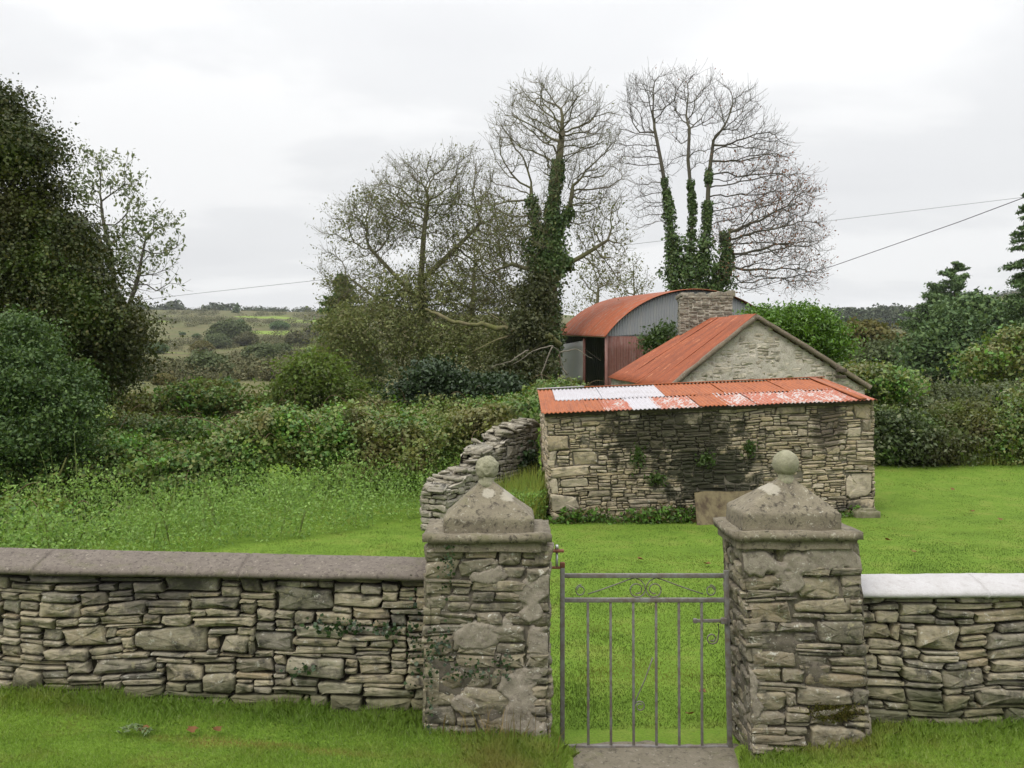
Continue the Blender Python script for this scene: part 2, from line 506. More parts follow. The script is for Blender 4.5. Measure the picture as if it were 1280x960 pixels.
def leaf_quads(c, size, rng, up=.5, outd=None, outw=.5, aspect=.62, fold=.12, droop=0.0):
    n = len(c)
    N = unit(rng, n) * .8; N[:, 2] += up
    if outd is not None: N += outd * outw
    N /= np.linalg.norm(N, axis=1)[:, None] + 1e-9
    T = np.cross(N, unit(rng, n)); T[:, 2] -= droop
    T /= np.linalg.norm(T, axis=1)[:, None] + 1e-9
    Bn = np.cross(N, T); Bn /= np.linalg.norm(Bn, axis=1)[:, None] + 1e-9
    s = (np.broadcast_to(size, (n,)) * (0.5 + 1.05 * rng.random(n) ** 1.6))[:, None]
    v = np.stack([c - T * s * .5, c + Bn * s * aspect * .5 - T * s * .08 + N * s * fold, c + T * s * .5, c - Bn * s * aspect * .5 - T * s * .08 + N * s * fold], 1)
    return v.reshape(-1, 3), np.arange(4 * n).reshape(n, 4)

def cauli(lobes, k, rng, rs=(.28, .48), shrink=.80):
    """every big lobe gets smaller boughs swelling out of its surface"""
    out = []
    for c, r in lobes:
        c, r = np.asarray(c, float), np.asarray(r, float)
        out.append((c, r * shrink))
        d = unit(rng, k); d[:, 2] = np.where(d[:, 2] < -.35, -d[:, 2], d[:, 2])
        for q in d:
            s = rs[0] + (rs[1] - rs[0]) * rng.random()
            out.append((c + q * r * (.46 + .30 * rng.random()), r * s * np.array([1, 1, .8])))
    return out

def clumps(lobes, nclump, per, crad, rng, shell=.55, lump=.25, flat=.6, seed=0, floor=None):
    """leaf centres gathered in sprays through the outer volume of ellipsoid lobes"""
    lobes = [(np.asarray(c, float), np.asarray(r, float)) for c, r in lobes]
    w = np.array([(r[0] * r[1] + r[1] * r[2] + r[0] * r[2]) for _, r in lobes]); w /= w.sum()
    k = rng.choice(len(lobes), nclump, p=w)
    C = np.array([l[0] for l in lobes])[k]; R = np.array([l[1] for l in lobes])[k]
    d = unit(rng, nclump)
    rr = shell + (1 - shell) * rng.random(nclump) ** .6
    rr *= 1 + lump * vnoise(d * 2.6 + C, seed)
    cen = C + d * R * rr[:, None]
    if floor is not None:
        ok = cen[:, 2] > floor(cen[:, 0], cen[:, 1]); cen, d = cen[ok], d[ok]
    m = len(cen)
    off = rng.normal(size=(m, per, 3)) * crad * np.array([1, 1, flat])
    # a spray hangs outward and a little down
    off += d[:, None] * (rng.random((m, per, 1)) * crad * .8)
    pts = (cen[:, None] + off).reshape(-1, 3)
    return pts, np.repeat(d, per, 0), cen

def shoots(lobes, n, L, per, rng, up=.45, droop=.25, floor=None):
    """leaves strung along shoots that stick out of the lobes"""
    C = np.array([l[0] for l in lobes]); R = np.array([l[1] for l in lobes])
    w = R[:, 0] * R[:, 2]; k = rng.choice(len(C), n, p=w / w.sum())
    d = unit(rng, n); d[:, 2] = np.where(d[:, 2] < -.3, -d[:, 2], d[:, 2])
    s = C[k] + d * R[k] * .85
    g = d + unit(rng, n) * .45; g[:, 2] += up; g /= np.linalg.norm(g, axis=1)[:, None]
    ln = L * (.35 + 1.0 * rng.random((n, 1)) ** 1.5)
    t = (np.arange(per) + .5) / per
    p = s[:, None] + g[:, None] * (ln[:, None] * t[None, :, None])
    p[..., 2] -= droop * ln * t[None] ** 2
    p += rng.normal(size=p.shape) * L * .07
    p = p.reshape(-1, 3); dd = np.repeat(d, per, 0)
    if floor is not None:
        ok = p[:, 2] > floor(p[:, 0], p[:, 1]); p, dd = p[ok], dd[ok]
    return p, dd

# ------------------------------------------------------------------ bare branches (space colonisation)
def grow(attr, trunk, step, infl, kill, rng, iters=160, up=.12, jit=.22):
    """trunk: list of polylines ([pts], parent index or -1). returns pos,parent"""
    pos, par = [], []
    for pl, pi in trunk:
        prev = pi
        for p in pl:
            pos.append(np.asarray(p, float)); par.append(prev); prev = len(pos) - 1
    pos = list(pos)
    A = np.asarray(attr, float)
    Pn = np.array(pos)
    d2 = ((A[:, None] - Pn[None]) ** 2).sum(-1)
    near = d2.argmin(1); best = d2.min(1)
    nch = {}
    for it in range(iters):
        act = best < infl ** 2
        if not act.any(): 
            break
        ids = near[act]; vec = A[act] - np.array(pos)[ids]
        vec /= np.linalg.norm(vec, axis=1)[:, None] + 1e-9
        acc = {}
        for i, v in zip(ids, vec): acc[i] = acc.get(i, 0) + v
        new = []
        for i, v in acc.items():
            if nch.get(i, 0) >= 3: continue
            nv = np.linalg.norm(v)
            if nv < 1e-6: continue
            dirn = v / nv + rng.normal(size=3) * jit; dirn[2] += up
            if par[i] >= 0:
                d0 = pos[i] - pos[par[i]]; dirn += .35 * d0 / (np.linalg.norm(d0) + 1e-9)
            dirn /= np.linalg.norm(dirn)
            pos.append(pos[i] + dirn * step * (.8 + .4 * rng.random())); par.append(i); nch[i] = nch.get(i, 0) + 1
            new.append(len(pos) - 1)
        if not new: break
        NP = np.array([pos[i] for i in new])
        dd = ((A[:, None] - NP[None]) ** 2).sum(-1)
        m = dd.argmin(1); mv = dd.min(1)
        imp = mv < best
        near[imp] = np.array(new)[m[imp]]; best[imp] = mv[imp]
        al = best > kill ** 2
        A, near, best = A[al], near[al], best[al]
        if len(A) == 0: break
    return np.array(pos), np.array(par)

def add_twigs(pos, par, rng, per=3, length=.55, up=.35, segs=3, frac=1.0):
    n = len(pos)
    ch = np.bincount(par[par >= 0], minlength=n)
    # subtree size small -> thin
    size = np.ones(n)
    for i in range(n - 1, 0, -1):
        if par[i] >= 0: size[par[i]] += size[i]
    cand = np.where((size < 14) & (par >= 0))[0]
    if frac < 1: cand = cand[rng.random(len(cand)) < frac]
    NP, NPar = [pos], [par]
    base = n
    dirs = pos[cand] - pos[par[cand]]; dirs /= np.linalg.norm(dirs, axis=1)[:, None] + 1e-9
    for k in range(per):
        d = dirs + unit(rng, len(cand)) * .85; d[:, 2] += up * .5
        d /= np.linalg.norm(d, axis=1)[:, None]
        prev = cand.copy(); p = pos[cand].copy(); L = length * (.5 + rng.random((len(cand), 1)))
        for s in range(segs):
            d = d + rng.normal(size=d.shape) * .25; d[:, 2] += up * .35
            d /= np.linalg.norm(d, axis=1)[:, None]
            p = p + d * L / segs
            NP.append(p.copy()); NPar.append(prev.copy()); prev = base + np.arange(len(cand)); base += len(cand)
    return np.concatenate(NP), np.concatenate(NPar)

def radii(par, r0, rbase, e=2.3):
    n = len(par); acc = np.zeros(n)
    order = np.arange(n)
    r = np.zeros(n)
    nch = np.bincount(par[par >= 0], minlength=n)
    for i in range(n - 1, -1, -1):
        ri = 1.0 if acc[i] == 0 else acc[i]
        r[i] = ri
        if par[i] >= 0: acc[par[i]] += ri
    r = r ** (1 / e)
    mx = r.max()
    # map 1..mx to r0..rbase
    g = math.log(rbase / r0) / math.log(mx)
    return r0 * r ** g

def branch_mesh(pos, par, r, thick=.05, k1=8, k2=3):
    V, Fq, n0 = [], [], 0
    ok = np.where(par >= 0)[0]
    for sel, k in ((ok[r[ok] > thick], k1), (ok[r[ok] <= thick], k2)):
        if len(sel) == 0: continue
        a = pos[par[sel]]; b = pos[sel]
        d = b - a; ln = np.linalg.norm(d, axis=1)[:, None] + 1e-9; d /= ln
        ra = np.minimum(r[par[sel]], r[sel] * 1.25)[:, None]; rb = r[sel][:, None]
        a = a - d * ra * .3; b = b + d * rb * .3
        ref = np.where(np.abs(d[:, 2:3]) < .9, np.array([[0, 0, 1.0]]), np.array([[1.0, 0, 0]]))
        x = np.cross(d, ref); x /= np.linalg.norm(x, axis=1)[:, None]; y = np.cross(d, x)
        th = np.arange(k) * 2 * PI / k
        c, s = np.cos(th)[None, :, None], np.sin(th)[None, :, None]
        o = x[:, None] * c + y[:, None] * s
        ring = np.stack([a[:, None] + o * ra[:, None], b[:, None] + o * rb[:, None]], 1)   # n,2,k,3
        m = len(sel)
        i = np.arange(k); j = (i + 1) % k
        f = np.stack([i, j, k + j, k + i], -1)[None] + (np.arange(m) * 2 * k)[:, None, None] + n0
        V.append(ring.reshape(-1, 3)); Fq.append(f.reshape(-1, 4)); n0 += m * 2 * k
    return np.concatenate(V), np.concatenate(Fq)

# ------------------------------------------------------------------ grass
def blades(base, height, width, rng, lean=.5, lean_dir=None):
    n = len(base)
    th = rng.random(n) * 2 * PI
    side = np.stack([np.cos(th), np.sin(th), np.zeros(n)], -1)
    th2 = rng.random(n) * 2 * PI
    ld = np.stack([np.cos(th2), np.sin(th2), np.zeros(n)], -1)
    if lean_dir is not None: ld = ld + np.asarray(lean_dir)
    h = np.broadcast_to(height, (n,))[:, None] * (.5 + rng.random((n, 1)) * .9)
    w = np.broadcast_to(width, (n,))[:, None] * (.7 + .6 * rng.random((n, 1)))
    le = lean * rng.random((n, 1))
    z = np.array([[0, 0, 1.0]])
    m = base + z * h * .55 + ld * h * le * .3
    t = base + z * h * (1 - .25 * le) + ld * h * le
    v = np.stack([base - side * w * .5, base + side * w * .5, m + side * w * .38, t, m - side * w * .38], 1)
    return v.reshape(-1, 3), np.arange(5 * n).reshape(n, 5)
# ------------------------------------------------------------------ terrain
def hgt(X, Y):
    X = np.asarray(X, float); Y = np.asarray(Y, float)
    zf = np.interp(X, [-6, -3, -1.6, -.55, .2, .34, 1.3, 1.44, 2.1, 4, 8], [.5, .375, .30, .22, .15, .0, .0, .07, .17, .21, .3])
    zf = zf + .11 * np.maximum(0, 4.55 - Y)
    zf = zf + .012 * fbm(np.stack([X * 1.3, Y * 1.3], -1), 3, 3)
    zb = np.interp(Y, [5.3, 11, 15, 19, 22, 30, 45, 60], [-.03, -.2, -.33, -.2, -.03, .35, .7, 1.0]) + .012 * np.clip(X - 1, -8, 20)
    zb = zb + .05 * fbm(np.stack([X * .35, Y * .35], -1), 8, 3)
    a = X / np.maximum(Y, 1)
    s = np.interp(a, [-.7, -.2, 0.1, .36, .48, .61, .8], [.078, .075, .070, .066, .074, .100, .112])
    far = np.interp(Y, [60, 80, 150, 300, 500, 800], [0.0, .005, .035, .17, .47, 1.0]) * (s * 800 + 2.27) + 1.0
    far = np.where(Y > 800, s * 800 + 3.27 + (Y - 800) * .02, far)
    far = far + np.clip((Y - 80) / 300, 0, 1) * 5.0 * fbm(np.stack([X / 90, Y / 90], -1), 21, 4)
    back = np.where(Y > 60, far, zb)
    t = sstep(5.02, 5.22, Y)
    return zf * (1 - t) + back * t

def ground_hit(u, v):
    d = ray(u, v); o = np.array([0, 0, CAMH])
    Y = np.geomspace(3.5, 2000, 3000)
    z = CAMH + d[2] / d[1] * Y; X = d[0] / d[1] * Y
    k = np.argmax(hgt(X, Y) >= z)
    return np.array([X[k], Y[k], float(hgt(X[k], Y[k]))])

rows = np.concatenate([np.linspace(-9, 3.5, 26), np.linspace(3.6, 6.2, 80), np.linspace(6.3, 20, 90), np.geomspace(20.4, 3200, 120)])
al = np.linspace(-1.25, 1.25, 380)
GY = np.repeat(rows[:, None], len(al), 1); GX = al[None] * (GY + 12)
GZ = hgt(GX, GY)
gi = np.arange(GX.size).reshape(GX.shape)
gf = np.stack([gi[:-1, :-1], gi[:-1, 1:], gi[1:, 1:], gi[1:, :-1]], -1).reshape(-1, 4)

t = NT('ground_mat')
xyz = t.xyz()
lawn = t.ramp(t.noise(1.6, 5, 0.7), [(0.3, (.08, .135, .016)), (0.5, (.105, .175, .02)), (0.7, (.15, .19, .035))])
lawn = t.mix(t.rng(t.noise(60, 3, 0.7), .4, .7, 0, .6), lawn, (.05, .085, .012))
h1 = t.noise(.035, 6, 0.65); h2 = t.noise(.16, 5, .7); 
heath = t.ramp(h1, [(0.3, (.060, .066, .026)), (0.45, (.105, .09, .045)), (0.55, (.08, .085, .032)), (0.7, (.135, .12, .05))])
heath = t.mix(t.rng(h2, .42, .62, 0, .7), heath, (.06, .068, .026))
heath = t.mix(t.rng(t.noise(.013, 2, .5, t.map((1, 1.6, 1), (17, 3, 0))), .60, .63, 0, .9), heath, (.14, .2, .03))
gm = t.mix(t.rng(xyz[1], 30, 60), lawn, heath)
M_ground = t.done(t.bsdf(gm, 1.0, t.bump(t.noise(30, 4, .7), .5, .03), spec=.1))
ground = put('ground', np.stack([GX, GY, GZ], -1).reshape(-1, 3), [gf], M_ground, smooth=True)
tag(ground, 'lawn and rough country rising gently to low hills', 'ground', kind='structure')

# concrete threshold under the gate
M_conc = mortar_mat('concrete_mat', (.125, .11, .08), (.165, .145, .11), (.05, .045, .033), .2, 1.6, .8, .5)
mb = MB()
nu, nv = 60, 40
u, v = np.meshgrid(np.linspace(.235, 1.43, nu), np.linspace(4.3, 5.2, nv), indexing='ij')
zz = .018 + .006 * fbm(np.stack([u * 6, v * 6], -1), 4, 4)
edge = np.minimum.reduce([u - .235, 1.43 - u, v - 4.3, 5.2 - v])
zz = zz - .05 * (1 - sstep(0, .06, edge + .09 * fbm(np.stack([u * 6, v * 6], -1), 9, 4)))
ii = np.arange(nu * nv).reshape(nu, nv)
thr = put('path', np.stack([u, v, zz], -1).reshape(-1, 3), [np.stack([ii[:-1, :-1], ii[1:, :-1], ii[1:, 1:], ii[:-1, 1:]], -1).reshape(-1, 4)], M_conc, smooth=True)
tag(thr, 'worn concrete threshold under the iron gate', 'path', kind='structure')

# ------------------------------------------------------------------ sky, sun
W = bpy.data.worlds.new('World'); SC.world = W; W.use_nodes = True
nt = W.node_tree; nt.nodes.clear()
def wn(ty): return nt.nodes.new(ty)
def wl(a, b): nt.links.new(a, b)
tc = wn('ShaderNodeTexCoord')
sx = wn('ShaderNodeSeparateXYZ'); wl(tc.outputs['Generated'], sx.inputs[0])
SUN_EL, SUN_AZ = 52.0, 215.0
sky = wn('ShaderNodeTexSky'); sky.sky_type = 'NISHITA'; sky.sun_disc = False
sky.sun_elevation = math.radians(SUN_EL); sky.sun_rotation = math.radians(SUN_AZ)
sky.air_density = 1.2; sky.dust_density = 3.0
# cloud deck: direction projected on a plane overhead
ad = wn('ShaderNodeMath'); ad.operation = 'ADD'; wl(sx.outputs[2], ad.inputs[0]); ad.inputs[1].default_value = .13
dv = []
for k in (0, 1):
    d = wn('ShaderNodeMath'); d.operation = 'DIVIDE'; wl(sx.outputs[k], d.inputs[0]); wl(ad.outputs[0], d.inputs[1]); dv.append(d)
cx = wn('ShaderNodeCombineXYZ'); wl(dv[0].outputs[0], cx.inputs[0]); wl(dv[1].outputs[0], cx.inputs[1])
mpn = wn('ShaderNodeMapping'); mpn.inputs['Scale'].default_value = (.55, .8, 1); mpn.inputs['Location'].default_value = (3.1, 1.25, 0); wl(cx.outputs[0], mpn.inputs[0])
nz = wn('ShaderNodeTexNoise'); nz.inputs['Scale'].default_value = 1.35; nz.inputs['Detail'].default_value = 5; nz.inputs['Roughness'].default_value = .52; nz.inputs['Distortion'].default_value = .25
wl(mpn.outputs[0], nz.inputs['Vector'])
cr = wn('ShaderNodeValToRGB'); cr.color_ramp.interpolation = 'EASE'
els = cr.color_ramp.elements
els[0].position = .34; els[0].color = (.90, .905, .918, 1)
els[1].position = .60; els[1].color = (1.07, 1.07, 1.07, 1)
e = els.new(.48); e.color = (.945, .95, .96, 1)
wl(nz.outputs['Fac'], cr.inputs['Fac'])
gr = wn('ShaderNodeValToRGB')
els = gr.color_ramp.elements
els[0].position = 0.0; els[0].color = (.243, .243, .248, 1)
els[1].position = 1.0; els[1].color = (1.0, 1.0, 1.0, 1)
for p_, c_ in ((.10, .252), (.25, .272), (.40, .315), (.6, .66)):
    e = els.new(p_); e.color = (c_, c_, c_, 1)
wl(sx.outputs[2], gr.inputs['Fac'])
mu = wn('ShaderNodeMix'); mu.data_type = 'RGBA'; mu.blend_type = 'MULTIPLY'; mu.inputs[0].default_value = 1
wl(cr.outputs['Color'], mu.inputs[6]); wl(gr.outputs['Color'], mu.inputs[7])
SKY_GAIN = 2.75
bg1 = wn('ShaderNodeBackground'); bg1.inputs['Strength'].default_value = SKY_GAIN; wl(mu.outputs[2], bg1.inputs['Color'])
bg2 = wn('ShaderNodeBackground'); bg2.inputs['Strength'].default_value = .1; wl(sky.outputs[0], bg2.inputs['Color'])
mx = wn('ShaderNodeMixShader'); mx.inputs[0].default_value = .95
wl(bg2.outputs[0], mx.inputs[1]); wl(bg1.outputs[0], mx.inputs[2])
wo = wn('ShaderNodeOutputWorld'); wl(mx.outputs[0], wo.inputs['Surface'])

sl = bpy.data.lights.new('sun', 'SUN'); sl.energy = 1.3; sl.angle = math.radians(25); sl.color = (1.0, .93, .80)
so = bpy.data.objects.new('sun', sl); COL.objects.link(so)
el, az = math.radians(SUN_EL), math.radians(SUN_AZ)
sd = Vector((math.sin(az) * math.cos(el), math.cos(az) * math.cos(el), math.sin(el)))
so.rotation_euler = sd.to_track_quat('Z', 'Y').to_euler()
so.location = (0, 0, 30)

SC.view_settings.view_transform = 'Standard'
SC.view_settings.look = 'None'
SC.view_settings.exposure = 0.3
SC.view_settings.gamma = 1.0
SC.render.engine = 'CYCLES'
SC.cycles.use_denoising = True
SC.cycles.max_bounces = 6
SC.cycles.diffuse_bounces = 3
SC.cycles.transmission_bounces = 3
SC.cycles.transparent_max_bounces = 4
# air: one closed box of thin even haze round the camera and the whole scene, the sky outside it
b = bmesh.new(); bmesh.ops.create_cube(b, size=1)
for v_ in b.verts: v_.co = Vector((v_.co.x * 9000, v_.co.y * 6600 + 3250, -40 if v_.co.z < 0 else 330))
me = bpy.data.meshes.new('haze'); b.to_mesh(me); b.free()
hz = bpy.data.objects.new('haze', me); COL.objects.link(hz)
hm = bpy.data.materials.new('haze_air'); hm.use_nodes = True
hm.node_tree.nodes.clear()
pv = hm.node_tree.nodes.new('ShaderNodeVolumePrincipled'); pv.inputs['Density'].default_value = .00011
pv.inputs['Color'].default_value = (.93, .96, 1.0, 1)
ho = hm.node_tree.nodes.new('ShaderNodeOutputMaterial'); hm.node_tree.links.new(pv.outputs[0], ho.inputs['Volume'])
me.materials.append(hm); tag(hz, 'thin pale haze in the distance', 'haze', kind='stuff')
# ------------------------------------------------------------------ near walls
R = np.random.default_rng
PAL_NEAR = [(0.110, 0.096, 0.072), (0.302, 0.249, 0.151), (0.221, 0.192, 0.131), (0.343, 0.292, 0.191), (0.171, 0.153, 0.118), (0.282, 0.241, 0.163), (0.237, 0.182, 0.105), (0.372, 0.331, 0.242), (0.091, 0.081, 0.068)]
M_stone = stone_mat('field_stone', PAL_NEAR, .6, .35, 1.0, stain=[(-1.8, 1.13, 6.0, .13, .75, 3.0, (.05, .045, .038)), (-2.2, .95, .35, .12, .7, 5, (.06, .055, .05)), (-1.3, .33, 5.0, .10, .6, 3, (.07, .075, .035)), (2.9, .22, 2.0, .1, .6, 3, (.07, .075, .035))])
M_void = mortar_mat('wall_void', (.045, .038, .028), (.03, .026, .02), (.015, .013, .01), 0, 1, .5, .2)
PAL_PIL = [(0.147, 0.122, 0.085), (0.207, 0.167, 0.107), (0.104, 0.090, 0.066), (0.242, 0.200, 0.130), (0.164, 0.138, 0.103), (0.190, 0.147, 0.089)]
M_pstone = stone_mat('pillar_stone', PAL_PIL, .8, .3, .9)
M_pmort = mortar_mat('pillar_mortar', (.135, .117, .092), (.095, .083, .067), (.04, .034, .029), .5, 1.4, .85, .45)
M_cap = mortar_mat('weathered_cement', (.215, .19, .135), (.14, .12, .09), (.04, .034, .028), .7, 1.7, .95, .5, l_col=(.33, .31, .25), spots=[(P(611, 617, 4.98), .042, .026), (P(637, 619, 4.98), .055, .035), (P(966, 612, 5.0), .05, .03)])
M_cope = mortar_mat('mauve_cement', (.158, .136, .114), (.115, .097, .083), (.05, .042, .037), .45, 2.6, .85, .35, l_col=(.33, .30, .24))
M_white = mortar_mat('whitewashed_cement', (.395, .388, .395), (.345, .335, .335), (.22, .205, .185), .3, 1.6, .35, 0.05, l_col=(.42, .41, .42))
M_pale = mortar_mat('pale_render', (.27, .24, .195), (.20, .175, .14), (.085, .07, .06), .5, 2.0, .65, .15)
M_ivy = leaf_mat('ivy_leaf', [(.012, .028, .010), (.025, .05, .016), (.04, .075, .025)], .35, .15, 2.0, .4)

def coping(mats, xs, fb, rt, yf, yr, parent, seed, lip=.05, joints=()):
    """sloped cement coping; fb(x) front bottom z, rt(x) ridge z"""
    xs = np.sort(np.concatenate([xs] + [np.array([j - .014, j - .007, j, j + .007, j + .014]) for j in joints]))
    prof = [(yf + .03, lambda x: fb(x) - .012), (yf, fb), (yf - .006, lambda x: fb(x) + lip * .5), (yf + .004, lambda x: fb(x) + lip)]
    for k in range(1, 6):
        s = k / 5
        prof.append((yf + (yr - yf) * s, (lambda s: (lambda x: (fb(x) + lip) * (1 - s ** .8) + rt(x) * s ** .8))(s)))
    yb = yr + (yr - yf)
    for k in (2, 1, 0):
        s = k / 3
        prof.append((yb - (yb - yr) * s, (lambda s: (lambda x: (fb(x) + lip) * (1 - s ** .8) + rt(x) * s ** .8))(s)))
    prof.append((yb, fb))
    V = np.array([[(x, y, z(x)) for (y, z) in prof] for x in xs])
    q = V.reshape(-1, 3)
    d = .011 * fbm(q * np.array([2.5, 6, 6]), seed, 4) + .005 * fbm(q * 22, seed + 1, 3)
    for j in joints: d = d - .013 * np.exp(-((q[:, 0] - j - .012 * (q[:, 1] - yr)) / .006) ** 2)
    q = q + np.stack([0 * d, -d * .8, d], -1)
    n, k = V.shape[:2]
    ii = np.arange(n * k).reshape(n, k); jj = np.roll(ii, -1, 1)
    f = np.stack([ii[:-1], ii[1:], jj[1:], jj[:-1]], -1).reshape(-1, 4)
    caps = [np.array([ii[0][::-1]]), np.array([ii[-1]])]
    return put('coping', q, [f] + caps, mats, parent, True)

def lin(x0, y0, x1, y1): return lambda x: y0 + (x - x0) / (x1 - x0) * (y1 - y0)

# --- wall on the gate's near-left
wl_root = empty('stone_wall', (-2.2, 5.18, .2), 'dry stone wall under a rough mauve cement coping, running off the picture', 'wall')
fb = lin(-3.03, P(0, 716, 4.99)[2], -.5, P(530, 725, 4.99)[2])
rt = lin(-3.1, P(0, 685, 5.2)[2], -.52, P(530, 697, 5.2)[2])
mb = MB()
xl, xr = -6.2, -.47
big = [(2.02, 2.46, .36, .52), (1.60, 1.86, .42, .55), (2.95, 3.30, .22, .36), (3.68, 3.92, .40, .5), (2.55, 2.72, .36, .48), (1.78, 2.15, .24, .33),
       (3.42, 3.70, .03, .115), (2.60, 3.05, .055, .125)]
# heights inside the elevation are measured from z=.1
zb = .12
stones(mb, (xl, 5.02, zb), (xr, 5.0, zb), (xr, 5.02, fb(xr) + .01), (xl, 5.04, fb(xl) + .01), R(11), .09, .40, .028, .092, .0045, .1, .016, .03, round_=.5,
       core=-.06, core_n=(170, 40), seed=3, extra=[(a + 1.9, b + 1.9, c + .12, d + .12) for a, b, c, d in big])
stones(mb, (xr, 5.4, zb), (xl, 5.4, zb), (xl, 5.38, fb(xl)), (xr, 5.38, fb(xr)), R(12), .1, .4, .05, .12, core=-.05, core_n=(80, 30), seed=4)
mb.build('masonry', [M_stone, M_void], wl_root, False)
coping(M_cope, np.linspace(-6.2, -.44, 280), fb, rt, 4.965, 5.2, wl_root, 7, .03, (-2.84, -1.62))
# small ivy sprays on it
def ivy_spray(parent, A, du, dv, nrm, blobs, n, size, rng, name='ivy', mat=None):
    pts = []
    for (bu, bv, ru, rv, w) in blobs:
        m = int(n * w)
        g = rng.normal(size=(m, 2)) * .5
        pts.append(np.asarray(A) + (bu + g[:, :1] * ru) * np.asarray(du) + (bv + g[:, 1:] * rv) * np.asarray(dv) + (rng.random((m, 1)) * .03 + .01) * np.asarray(nrm))
    pts = np.concatenate(pts)
    v, f = leaf_quads(pts, size, rng, .2, np.broadcast_to(np.asarray(nrm, float), pts.shape), 1.0, .9)
    return put(name, v, [f], mat or M_ivy, parent)
ivy_spray(wl_root, (0, 5.0, 0), (1, 0, 0), (0, 0, 1), (0, -1, 0), [(-1.03, .78, .22, .05, .4), (-.72, .76, .12, .05, .2), (-1.25, .52, .08, .06, .12), (-.58, .7, .06, .25, .28)], 260, .024, R(5))

# --- wall on the other side
wr_root = empty('stone_wall', (3.0, 5.18, .1), 'dry stone wall with a smooth white painted coping', 'wall')
fb2 = lin(2.0, P(1079, 746, 4.99)[2], 3.2, P(1280, 745, 4.99)[2]); rt2 = lin(2.0, P(1079, 719, 5.2)[2], 3.2, P(1280, 717, 5.2)[2])
mb = MB()
big = [(.42, .66, .43, .57), (.05, .28, .47, .57), (.55, .80, .20, .32), (.75, 1.2, .08, .17), (.31, .55, .24, .32), (.82, 1.1, .42, .50), (.10, .35, .10, .19)]
stones(mb, (2.03, 5.0, .05), (6.4, 5.02, .05), (6.4, 5.04, fb2(6.4) + .005), (2.0, 5.02, fb2(2.0) + .005), R(21), .10, .40, .030, .098, .0045, .1, .016, .03, round_=.5,
       core=-.06, core_n=(150, 40), seed=13, extra=[(a, b, c + .17, d + .17) for a, b, c, d in big])
stones(mb, (6.4, 5.4, .05), (2.0, 5.4, .05), (2.0, 5.38, fb2(2)), (6.4, 5.38, fb2(6.4)), R(22), .1, .4, .05, .12, core=-.05, core_n=(60, 30), seed=14)
mb.build('masonry', [M_stone, M_void], wr_root)
coping(M_white, np.linspace(1.99, 6.4, 230), fb2, rt2, 4.965, 5.2, wr_root, 17, .03, (2.83,))

